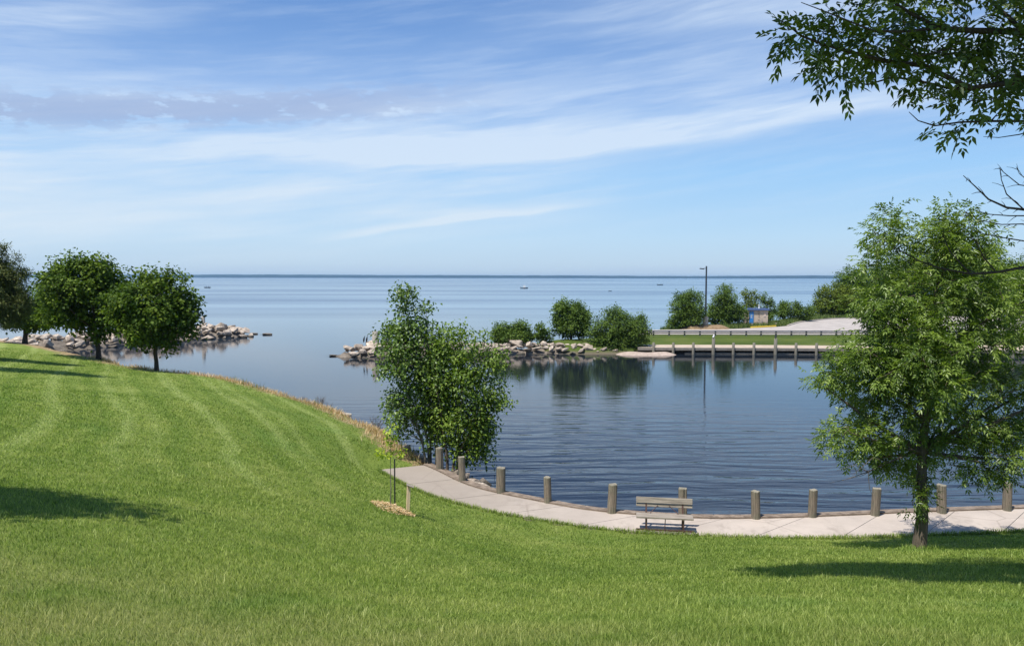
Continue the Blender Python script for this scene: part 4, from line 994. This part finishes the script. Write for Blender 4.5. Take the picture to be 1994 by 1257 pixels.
# yellow parking beam and its end posts
a_, b_ = PY(1462, 638.0, 99.3), PY(1511, 633.4, 101.5)
mb = MB(); mb.bar((a_.x, a_.y, pz(a_.x, a_.y)+.13), (b_.x, b_.y, pz(b_.x, b_.y)+.13), .16, .20, .02); tag(mb.build('parking_beam', M['yellow']), 'long yellow painted parking beam in front of the restroom hut', 'parking stop')
for (px, py, Y_, lab) in ((1464.5, 634, 100.8, 'short weathered wooden post left end of the yellow beam'), (1511, 634, 102.4, 'short pale green wooden post right end of the yellow beam'), (1446, 631, 103.5, 'short greenish wooden post in the grass left of the restroom hut')):
    p = PY(px, py, Y_); p.z = pz(p.x, p.y); mb = MB(); mb.tube([(0, 0, -.1), (0, 0, .50), (0, 0, .54)], [.15, .14, .10], 9); o = mb.build('guard_post', M['post']); o.location = p; tag(o, lab, 'post', 'short posts round the restroom hut')

# ------------------------------------------------------------------ breakwaters
def rock_mesh(seed):
    r = random.Random(seed); bm = bmesh.new(); sx_, sy_, sz_ = r.uniform(.85, 1.25), r.uniform(.6, .95), r.uniform(.42, .75)
    for _ in range(16):
        d = Vector((r.uniform(-1, 1), r.uniform(-1, 1), r.uniform(-1, 1))); mx = max(abs(q) for q in d); d = d/mx*.78+d.normalized()*.22
        bm.verts.new((d.x*sx_*.5, d.y*sy_*.5, d.z*sz_*.5))
    res = bmesh.ops.convex_hull(bm, input=bm.verts[:])
    bmesh.ops.delete(bm, geom=[v for v in bm.verts if not v.link_faces], context='VERTS')
    bmesh.ops.bevel(bm, geom=list(bm.edges), offset=.03, segments=1, affect='EDGES')
    me = bpy.data.meshes.new('rock'); bm.to_mesh(me); bm.free(); me.materials.append(M['rock']); return me
ROCKS = [rock_mesh(s_) for s_ in range(14)]
def rocks(center, hw, crest, n, size, lab, group, seed, side=None, tipr=1.0):
    """blocks laid over a mound along a centre line; each one an object of its own"""
    r = random.Random(seed); P_ = resample([(a_, b_, c_) for (a_, b_), c_ in zip(center, crest)], 200)
    d = np.r_[0, np.cumsum(np.linalg.norm(np.diff(P_[:, :2], axis=0), axis=1))]; Ltot = d[-1]; made = []
    core_pts = P_[:, :2]
    def hgt(x, y):
        dd = np.hypot(P_[:, 0]-x, P_[:, 1]-y); i = int(dd.argmin()); f = dd[i]/hw
        return P_[i, 2]*(1-f**1.5)-.25*(f > .8)
    tries = 0
    while len(made) < n and tries < n*60:
        tries += 1; t = r.random()*Ltot; i = min(198, int(np.searchsorted(d, t))); tgx, tgy = P_[i+1, :2]-P_[i, :2]; l_ = math.hypot(tgx, tgy)+1e-9
        nx_, ny_ = -tgy/l_, tgx/l_; o_ = r.uniform(-1, .55)*hw
        if ny_ < 0: nx_, ny_ = -nx_, -ny_
        x, y = P_[i, 0]+nx_*o_, P_[i, 1]+ny_*o_; s_ = r.uniform(*size)*(1.0 if r.random() < .85 else 1.18)
        if any((x-a_)**2+(y-b_)**2 < (.40*(s_+c_))**2 for a_, b_, c_ in made): 
            if tries < n*40: continue
        z = hgt(x, y)+s_*.10; made.append((x, y, s_))
        o = bpy.data.objects.new('rock', r.choice(ROCKS)); COL.objects.link(o); o.location = (x, y, z)
        o.rotation_euler = (r.uniform(-.4, .4), r.uniform(-.4, .4), r.uniform(0, 6.28)); o.scale = (s_, s_*r.uniform(.75, 1.1), s_*r.uniform(.6, 1.1))
        tag(o, lab, 'rock', group)
    def f(x, y):
        out = np.full(x.shape, -1.4); 
        dd = np.full(x.shape, 1e9); cz = np.zeros(x.shape)
        for q in P_[12:-12:4]:
            di = np.hypot(x-q[0], y-q[1]); k_ = di < dd; dd = np.where(k_, di, dd); cz = np.where(k_, q[2], cz)
        rc = np.random.default_rng(seed+50); NC_ = int((x.max()-x.min())*(y.max()-y.min())*2.2); cx_ = rc.uniform(x.min(), x.max(), NC_); cy_ = rc.uniform(y.min(), y.max(), NC_); ch = rc.uniform(-.18, .14, NC_); sl_ = rc.uniform(-.4, .4, (NC_, 2))
        j_ = np.concatenate([((x[a_:a_+4000, None]-cx_)**2+(y[a_:a_+4000, None]-cy_)**2).argmin(1) for a_ in range(0, len(x), 4000)])
        return np.maximum(cz*.85*(1-(dd/(hw*.85))**1.5)-.22+ch[j_]+sl_[j_, 0]*(x-cx_[j_])+sl_[j_, 1]*(y-cy_[j_]), -1.2)
    x0, x1 = P_[:, 0].min()-hw-1, P_[:, 0].max()+hw+1; y0, y1 = P_[:, 1].min()-hw-1, P_[:, 1].max()+hw+1
    return grid_sheet('breakwater_core', np.arange(x0, x1, .2), np.arange(y0, y1, .2), f, M['rubble'])
rocks([(-51, 72.5), (-47, 79.5), (-43.5, 87), (-39.0, 94.5), (-34.4, 99.5)], 3.3, [1.1, 1.35, 1.45, 1.65, .65], 136, (.8, 1.35), 'pale limestone block piled on the left breakwater behind the maples', 'limestone blocks of the left breakwater', 3)
rocks([(-15.8, 73.1), (-12, 73.9), (-8, 75), (-3, 76.2)], 2.3, [.6, 1.12, .95, .8], 56, (.7, 1.2), 'brown weathered block piled at the tip half of the middle breakwater', 'blocks of the middle breakwater tip', 5)
rocks([(-3, 76.2), (2, 76.9), (7.6, 77.0)], 2.0, [.8, .78, .68], 52, (.65, 1.05), 'pale pink limestone block piled between the bushes and the basin on the middle breakwater', 'blocks of the middle breakwater near the bushes', 6)
rocks([(7.6, 76.3), (10.5, 76.2)], 1.1, [.45, .35], 8, (.5, .8), 'small pale rock at the waterline below the big round bush', 'small waterline rocks below the big bush', 8)
for x, y, s_, rz, lab in ((-34.0, 101.2, 1.2, .3, 'low flat dark slab just off the left breakwater tip'), (-31.9, 100.2, 1.5, .1, 'low dark slab farthest out off the left breakwater tip'), (-17.0, 73.0, .9, .1, 'small dark flat rock in the water off the middle breakwater tip')):
    o = bpy.data.objects.new('rock', ROCKS[3]); COL.objects.link(o); o.location = (x, y, .06); o.scale = (s_, s_*.6, s_*.4); o.rotation_euler = (0, 0, rz); tag(o, lab, 'rock')
# shore rocks below the lawn and around the walkway's end
shr = random.Random(9); k = 0
for px, py, Y_, n_, sp in ((668, 803, 37.3, 2, 5), (745, 832, 34.2, 5, 14), (775, 850, 32.6, 4, 14), (805, 885, 30.5, 6, 14), (830, 897, 29.6, 7, 15), (858, 908, 29.2, 6, 14), (885, 925, 27.6, 6, 12), (915, 940, 26.6, 5, 10)):
    for _ in range(n_):
        p = PY(px+shr.uniform(-sp, sp), py+shr.uniform(-6, 6), Y_+shr.uniform(-.3, 1.2)); s_ = shr.uniform(.28, .70)
        p.z = max(lz(p.x, p.y), -.08)+s_*.18
        if seg_dist(np.array([p.x]), np.array([p.y]), OUT[:, :2])[0] < .45 and p.y < 29: p.y += .75; p.x += .25; p.z = .12
        o = bpy.data.objects.new('rock', shr.choice(ROCKS)); COL.objects.link(o); o.location = p; o.scale = (s_, s_, s_); o.rotation_euler = (shr.uniform(-.5, .5), shr.uniform(-.5, .5), shr.uniform(0, 6))
        tag(o, 'small shore rock on the bank below the lawn edge beside the walkway end', 'rock', 'small rocks on the near bank')
for _ in range(16):
    i = shr.randint(0, 11); o_ = shr.uniform(.62, 1.7); s_ = shr.uniform(.3, .75); o = bpy.data.objects.new('rock', shr.choice(ROCKS)); COL.objects.link(o)
    o.location = (OUT[i][0]+nrm[i][0]*o_, OUT[i][1]+nrm[i][1]*o_, .20-.16*o_+shr.uniform(-.05, .05)); o.scale = (s_, s_, s_); o.rotation_euler = (shr.uniform(-.5, .5), shr.uniform(-.5, .5), shr.uniform(0, 6))
    tag(o, 'dark wet rock in the water just outside the first bollards', 'rock', 'wet rocks outside the first bollards')
p = PY(664, 802, 37.2); mb = MB(); mb.tube([(-.45, 0, .10), (0, .02, .13), (.5, .05, .08)], [.09, .10, .07], 9); o = mb.build('driftwood_log', M['old_concrete']); o.location = (p.x, p.y, lz(p.x, p.y)); tag(o, 'short bleached driftwood log lying in the dry grass of the near bank', 'log')
# posts on the breakwaters
for px, py, Y_, hh, rr_, lab, cap in ((396, 634, 95.0, 1.15, .21, 'stubby pale concrete marker post on the left breakwater', True), (731, 672, 74.0, 1.35, .30, 'beige concrete marker post on the middle breakwater, half hidden by the poplar', False)):
    p = PY(px, py, Y_); t = thing('marker_post', lab, 'post', p); mb = MB(); mb.tube([(0, 0, -.8), (0, 0, hh-.04), (0, 0, hh)], [rr_*1.1, rr_, rr_*.9], 14); mb.build('shaft', M['old_concrete'], t)
    mb = MB(); mb.tube([(0, 0, hh), (0, 0, hh+.18)], [.08, .06], 8); mb.build('cap', M['black'], t)
for px, py, Y_, lab in ((709, 668, 74.1, 'small dark cormorant left one of two on the middle breakwater rocks'), (714.5, 667, 74.2, 'small dark cormorant right one of two on the middle breakwater rocks')):
    p = PY(px, py, Y_); p.z = 1.35; t = thing('cormorant', lab, 'bird', p); mb = MB(); mb.tube([(-.04, 0, -.15), (-.03, 0, .08), (0, 0, .28), (.03, 0, .40), (.05, 0, .47), (.13, 0, .47)], [.02, .085, .075, .03, .035, .008], 8); mb.build('body', M['cormorant'], t)

# ------------------------------------------------------------------ boats
def boat(px, py, L, lab, cabin=False, rz=0, people=0):
    p = PZ(px, py, 0.0); t = thing('motor_boat' if cabin else 'small_boat', lab, 'boat', p, rz)
    bm = bmesh.new(); n = 13; rows = []
    for i in range(n):
        f = i/(n-1); x = (f-.5)*L; w_ = L*.17*(1-max(0, (f-.55)/.45)**2.2); sh = L*.10+L*.06*f*f
        rows.append([bm.verts.new((x, s_*w_*k_, z)) for s_, k_, z in ((-1, 1, sh), (-1, .75, -.05), (0, 0, -.25), (1, .75, -.05), (1, 1, sh))])
    for a_, b_ in zip(rows[:-1], rows[1:]):
        for k in range(4): bm.faces.new((a_[k], b_[k], b_[k+1], a_[k+1]))
        bm.faces.new((a_[4], b_[4], b_[0], a_[0]))
    bm.faces.new(rows[0]); bm.faces.new(rows[-1][::-1]); bmesh.ops.recalc_face_normals(bm, faces=bm.faces)
    me = bpy.data.meshes.new('hull'); bm.to_mesh(me); bm.free(); link('hull', me, M['boat_dark'], t)
    if cabin:
        mb = MB(); mb.box((0, 0, L*.28), (L*.32, L*.24, L*.30), None, .05); mb.bar((-L*.1, -L*.1, L*.38), (-L*.1, -L*.1, L*.52), .06, .06); mb.box((0, 0, L*.40), (L*.36, L*.26, .06)); mb.build('cabin', M['white'], t)
    mb = MB(); mb.box((-L*.5, 0, L*.12), (L*.08, L*.09, L*.2), None, .02); mb.build('outboard_motor', M['black'], t)
    for k in range(people):
        x_ = (-.22+.38*k)*L; P2 = MB()
        P2.tube([(x_, 0, .25), (x_, 0, .55), (x_, 0, .95), (x_+.02, 0, 1.08), (x_+.03, 0, 1.13), (x_+.03, 0, 1.28), (x_+.03, 0, 1.36)], [.19, .17, .21, .09, .08, .11, .04], 10)
        for s_ in (-1, 1): P2.tube([(x_, s_*.20, 1.0), (x_+.12, s_*.24, .75), (x_+.34, s_*.14, .68)], [.06, .05, .04], 7); P2.tube([(x_, s_*.09, .35), (x_+.38, s_*.12, .38), (x_+.42, s_*.12, .05)], [.09, .075, .05], 7)
        o = P2.build('person', M['boat_dark']); o.location = p; o.rotation_euler = (0, 0, rz); tag(o, 'tiny dark seated figure in the '+('far right' if px > 1200 else 'far left')+' open boat, '+('stern' if k == 0 else 'bow')+' seat', 'person')
boat(1021, 561.5, 4.9, 'distant motor boat with a small white cabin on the open lake', True, R(5))
boat(1188.5, 567.0, 2.6, 'smallest distant dark boat, right of the white cabin boat', False, R(50))
boat(1285.5, 555.0, 5.8, 'distant dark open boat farthest right on the lake', False, R(3), 2)
boat(404.5, 560.2, 4.2, 'distant dark open boat far left, near the round maple', False, R(-4), 2)

# ------------------------------------------------------------------ far bushes and trees
def fz(x, y): return max(pz(x, y), 0.1) if inside(np.array([x]), np.array([y]), pen)[0] else .6
def far_tree(nm, lab, px, py, Y_, blobs, seed, n=260, nl=16, L=.18, leaf='far_leaf', tr=.12, group='trees and bushes across the basin', stems=None, cr=.26, fork=.05, cat=None, z=None, el=45):
    p = PY(px, py, Y_); p.z = (fz(p.x, p.y) if z is None else z)-.05
    return tree(nm, lab, p, blobs, int(n*1.05), int(nl*2.1), L*1.15, L*.85, M[leaf], M['bark_dark'], tr, group, cat or ('bush' if 'bush' in nm or 'shrub' in nm else 'tree'), limbs=10, seed=seed, cr=cr, fork=fork, twigs=True, stems=stems, twr=.012, el=el, shell=.4)
Y = 78.3
far_tree('round_bush', 'low rounded dark bush, leftmost on the middle breakwater', 996, 668, Y, [blob(980, 650, 24, 20, Y), blob(1015, 648, 20, 22, Y), blob(1000, 655, 40, 15, Y)], 101, 260, z=.9)
far_tree('shrub', 'small sparse shrub between the two larger bushes on the breakwater', 1055, 666, Y, [blob(1054, 642, 8, 18, Y), blob(1066, 650, 7, 12, Y), blob(1044, 650, 7, 9, Y), blob(1055, 658, 12, 6, Y)], 102, 60, 12, z=.9, cr=.2, tr=.05)
Y = 80.2
far_tree('rounded_tree', 'round short tree on the grassy mound of the breakwater', 1112, 658, Y, [blob(1110, 612, 34, 30, Y), blob(1115, 632, 36, 26, Y), blob(1100, 598, 20, 16, Y), blob(1135, 622, 16, 20, Y), blob(1088, 632, 12, 22, Y)], 103, 330, leaf='far_leaf', cat='tree', z=1.2)
Y = 77.6
far_tree('willow_bush', 'big spreading bush overhanging the water at the left end of the quay', 1205, 684, Y, [blob(1195, 635, 42, 34, Y), blob(1230, 640, 34, 30, Y), blob(1200, 660, 50, 26, Y), blob(1235, 665, 26, 20, Y), blob(1195, 610, 14, 14, Y), blob(1247, 620, 8, 14, Y, w_=1.5), blob(1258, 642, 10, 10, Y, w_=1.5), blob(1165, 650, 16, 30, Y), blob(1180, 676, 24, 10, Y)], 104, 520, 18, .15, leaf='far_leaf', z=.4)
Y = 98.5
far_tree('shore_tree', 'dense double-crowned tree left of the lamp post', 1340, 642, Y, [blob(1327, 600, 22, 30, Y), blob(1350, 592, 22, 32, Y), blob(1330, 625, 26, 16, Y), blob(1355, 620, 20, 22, Y), blob(1310, 630, 10, 12, Y)], 105, 420, 16, .17)
Y = 102.5
far_tree('shore_tree', 'dense tree between the lamp post and the restroom hut', 1412, 636, Y, [blob(1412, 580, 22, 26, Y), blob(1418, 605, 28, 24, Y), blob(1400, 618, 24, 18, Y), blob(1440, 612, 16, 20, Y), blob(1390, 606, 12, 20, Y)], 106, 420, 16, .17)
Y = 107.5
far_tree('shore_tree', 'thin tree with loose upright twigs behind the left side of the hut roof', 1466, 632, Y, [blob(1463, 580, 14, 18, Y, w_=.6), blob(1452, 572, 5, 10, Y), blob(1478, 577, 4, 10, Y), blob(1462, 605, 22, 22, Y)], 107, 150, 12, .17, leaf='far_leaf_b', cr=.24, el=65)
far_tree('shore_tree', 'spiky dark young poplar behind the right side of the hut roof', 1492, 632, Y, [blob(1490, 582, 4, 16, Y, w_=1.5), blob(1499, 588, 3, 12, Y, w_=1.5), blob(1503, 600, 8, 14, Y), blob(1492, 612, 16, 16, Y)], 108, 110, 12, .17, cr=.2, el=70)
Y = 112
far_tree('shrub', 'loose grey-green shrub right of the hut, first of the low row', 1525, 625, Y, [blob(1525, 595, 5, 12, Y, w_=1.5), blob(1535, 598, 12, 12, Y), blob(1522, 608, 15, 12, Y)], 109, 110, 12, .18, cr=.25, el=60)
far_tree('shrub', 'loose grey-green shrub right of the hut, second of the low row', 1553, 622, Y+1.5, [blob(1551, 596, 8, 11, Y), blob(1560, 606, 14, 12, Y), blob(1545, 610, 10, 10, Y), blob(1575, 608, 10, 12, Y)], 110, 120, 12, .18, cr=.25, el=60)
Y = 124
far_tree('shore_tree', 'broad olive green tree beyond the car park, left of the big ash', 1632, 616, Y, [blob(1625, 580, 34, 32, Y), blob(1600, 598, 22, 18, Y), blob(1650, 590, 30, 26, Y), blob(1585, 605, 10, 9, Y)], 111, 420, 16, .22, 'far_leaf_b', cr=.35)
Y = 134
far_tree('shore_tree', 'taller green tree rising behind the broad olive tree', 1668, 612, Y, [blob(1655, 540, 26, 22, Y), blob(1675, 550, 35, 30, Y), blob(1690, 580, 40, 35, Y), blob(1645, 565, 22, 26, Y)], 112, 420, 16, .24, cr=.4)
for i, (px, Y_, hy, rx_, lab) in enumerate(((1740, 128, 500, 48, 'green tree mass directly behind the crown of the near ash, left one'), (1820, 130, 470, 55, 'tall green tree directly behind the crown of the near ash, middle one'), (1905, 126, 478, 52, 'tall green tree behind the right half of the near ash'),
                                       (1975, 122, 500, 42, 'dark tree behind the car park at the right edge'), (2050, 125, 480, 60, 'dark tree just outside the right edge beyond the car park'))):
    cy = (hy+612)/2; far_tree('shore_tree', lab, px, 612, Y_, [blob(px, cy, rx_, (612-hy)/2, Y_), blob(px-rx_*.4, cy-15, rx_*.6, (612-hy)*.34, Y_), blob(px+rx_*.45, cy+10, rx_*.6, (612-hy)*.4, Y_)], 120+i, 420, 16, .26, 'far_leaf', cr=.45, tr=.2)

# ------------------------------------------------------------------ dry bank grass, weeds, bare brush, lawn blades
def blades(name, x, y, z, h_, w_, lean, rnd, m, lab, cat, seed=1, curve=.35):
    r = np.random.default_rng(seed); n = len(x); a_ = r.random(n)*6.283; ld = np.stack([np.cos(a_), np.sin(a_)], 1)*(lean*h_)[:, None]
    fa = r.random(n)*6.283; sd = np.stack([np.cos(fa), np.sin(fa)], 1)*w_[:, None]*.5
    b = np.stack([x, y, z], 1); Z = np.zeros((n, 1))
    s3 = np.concatenate([sd, Z], 1); l3 = np.concatenate([ld, Z], 1); up = np.stack([np.zeros(n), np.zeros(n), h_], 1)
    mid = b+up*.55+l3*curve
    V_ = np.stack([b-s3, b+s3, mid+s3*.8, mid-s3*.8, b+up+l3], 1).reshape(-1, 3); i = np.arange(n)*5
    fs = np.concatenate([np.stack([i, i+1, i+2], 1), np.stack([i, i+2, i+3], 1), np.stack([i+3, i+2, i+4], 1)])
    return tag(link(name, npmesh(name, V_, fs, {'rnd': np.repeat(rnd, 5)}), m), lab, cat, kind='stuff')
r = np.random.default_rng(77)
# bank strip
sp = resample([tuple(PY(*q)) for q in ((180, 698, 50.6), (300, 719, 46.3), (400, 731, 44.7), (480, 747, 42.7), (560, 770, 40.2), (660, 803, 37.2), (745, 842, 33.2), (800, 882, 30.2), (822, 899, 29))], 400)
n = 15000; i = r.integers(0, 400, n); wd = np.interp(i, [0, 110, 200, 400], [.25, .7, 1.0, 1.0]); x = sp[i, 0]+r.normal(size=n)*.55*wd; y = sp[i, 1]+r.normal(size=n)*.55*wd+.1; z = lawn_z(x, y)
k = (z > .05) & ((np.sin(x*1.9)+np.sin(y*2.3+x)+r.normal(size=n)*.8) > -.6) & (seg_dist(x, y, OUT[:, :2]) > .5); x, y, z = x[k], y[k], z[k]; n = len(x)
blades('dry_grass', x, y, z-.02, r.uniform(.08, .30, n), r.uniform(.014, .030, n), r.uniform(.2, .8, n), r.random(n), M['dry'], 'straw coloured dry grass along the near bank', 'dry grass', 3)
n = 3500; i = r.integers(150, 400, n); x = sp[i, 0]+.5+r.normal(size=n)*.5; y = sp[i, 1]+.3+r.normal(size=n)*.5; z = lawn_z(x, y); k = (z > .05) & (np.sin(x*1.3+2)+np.sin(y*1.1) > .3) & (seg_dist(x, y, OUT[:, :2]) > .5); x, y, z = x[k], y[k], z[k]; n = len(x)
blades('bank_weeds', x, y, z-.02, r.uniform(.15, .5, n), r.uniform(.015, .03, n), r.uniform(.1, .6, n), r.random(n), M['reed'], 'green weeds between the rocks of the near bank', 'weeds', 4)
# far verge weeds
n = 9000; x = r.uniform(27, 62, n); y = np.array([back(q) for q in x])+r.uniform(.3, 4.0, n); z = pen_z(x, y); 
blades('verge_weeds', x, y, z-.05, r.uniform(.25, .75, n), r.uniform(.05, .10, n), r.uniform(.1, .7, n), r.random(n), M['reed'], 'rough green verge behind the far car park', 'weeds', 5)
n = 2500; x = r.uniform(13, 30, n); y = 99+r.uniform(-1.3, 2.0, n)+(x-20)*.15; z = pen_z(x, y); k = inside(x, y, pen); x, y, z = x[k], y[k], z[k]; n = len(x)
blades('verge_weeds', x, y, z-.05, r.uniform(.2, .6, n), r.uniform(.05, .09, n), r.uniform(.1, .7, n), r.random(n), M['reed'], 'rough green verge round the lamp post footing', 'weeds', 6)
def brush(px, py, Y_, hh, n, lab):
    p = PY(px, py, Y_); p.z = max(lz(p.x, p.y), .05); q = MB(); rr_ = random.Random(px)
    for _ in range(n):
        a_ = rr_.uniform(0, 6.28); l_ = rr_.uniform(.2, .75)*hh; e = Vector((math.cos(a_)*l_*.6, math.sin(a_)*l_*.6, hh*rr_.uniform(.6, 1))); m_ = e*.5+Vector((0, 0, .1*hh))
        q.tube([(0, 0, -.05), m_, e], [.012, .008, .003], 4, False)
        for _ in range(3):
            s_ = m_.lerp(e, rr_.random()); q.tube([s_, s_+Vector((rr_.uniform(-.15, .15), rr_.uniform(-.15, .15), rr_.uniform(.05, .2)))*hh], [.006, .002], 4, False)
    o = q.build('bare_shrub', M['bark']); o.location = p; tag(o, lab, 'shrub', 'leafless brush on the near bank')
brush(624, 786, 38.6, .75, 16, 'leafless reddish shrub left of the driftwood log'); brush(592, 778, 39.3, .45, 8, 'leafless twig tuft leftmost on the near bank'); brush(733, 830, 34.4, .95, 18, 'leafless grey brush just left of the poplar'); brush(640, 792, 38.0, .7, 5, 'few thin bare stems just left of the driftwood log')

# lawn blades: dense near the camera, coarser up the slope
NB = 880000
y = 2.6*(19.5)**r.random(NB); x = (r.random(NB)*2-1)*(.72*y+3.0)
k = inside(x, y, poly) & (seg_dist(x, y, INN[:, :2]) > .02); x, y = x[k], y[k]
pi = inside(x, y, np.concatenate([INN[:, :2], OUT[::-1, :2]])); x, y = x[~pi], y[~pi]
tone = np.sin(x*1.7+2*np.sin(y*.9))*np.sin(y*1.3+x*.4)
z = lawn_z(x, y); n = len(x); hh = (.020+.024*r.random(n)+.012*(tone > .3)*r.random(n))*(1+.018*y); tall = r.random(n) < .02; hh = np.where(tall, hh*1.5, hh)
hh = np.where(y > 30, hh*.6, hh)
blades('grass', x, y, z-.004, hh, np.maximum(.0040, .00080*y), r.uniform(.1, .95, n), np.where(tall, 1.0, r.random(n)*.92), M['blade'], 'mown lawn grass blades on the near slope', 'grass', 8)
# longer tufts spilling over the walkway edge and round the ash trunk
i = r.integers(0, NP-1, 9000); f = r.random(9000)[:, None]; q = INN[i]*(1-f)+INN[i+1]*f; q = q[:, :2]-nrm[i]*r.uniform(-.04, .12, 9000)[:, None]
q = np.concatenate([q, np.stack([ab.x+r.normal(size=500)*.22, ab.y+r.normal(size=500)*.22], 1)]); n = len(q)
blades('edge_grass', q[:, 0], q[:, 1], lawn_z(q[:, 0], q[:, 1])-.01, r.uniform(.06, .15, n), np.full(n, .014), r.uniform(.2, .9, n), r.random(n), M['blade'], 'longer grass fringe along the walkway edge', 'grass', 9)

# ------------------------------------------------------------------ haze
HAZE = True
if HAZE:
    mb = MB(); mb.box((0, 4650, 16.5), (19400, 9900, 38)); o = mb.build('haze', None)
    m = bpy.data.materials.new('haze'); m.use_nodes = True; nt = m.node_tree; nt.nodes.remove(nt.nodes['Principled BSDF'])
    v = nt.nodes.new('ShaderNodeVolumePrincipled'); v.inputs['Color'].default_value = (.42, .70, 1, 1); v.inputs['Density'].default_value = 7.5e-5; v.inputs['Anisotropy'].default_value = .2
    nt.links.new(v.outputs[0], nt.nodes['Material Output'].inputs['Volume']); o.data.materials.append(m); tag(o, 'thin bluish haze over the lake', 'haze', kind='stuff')
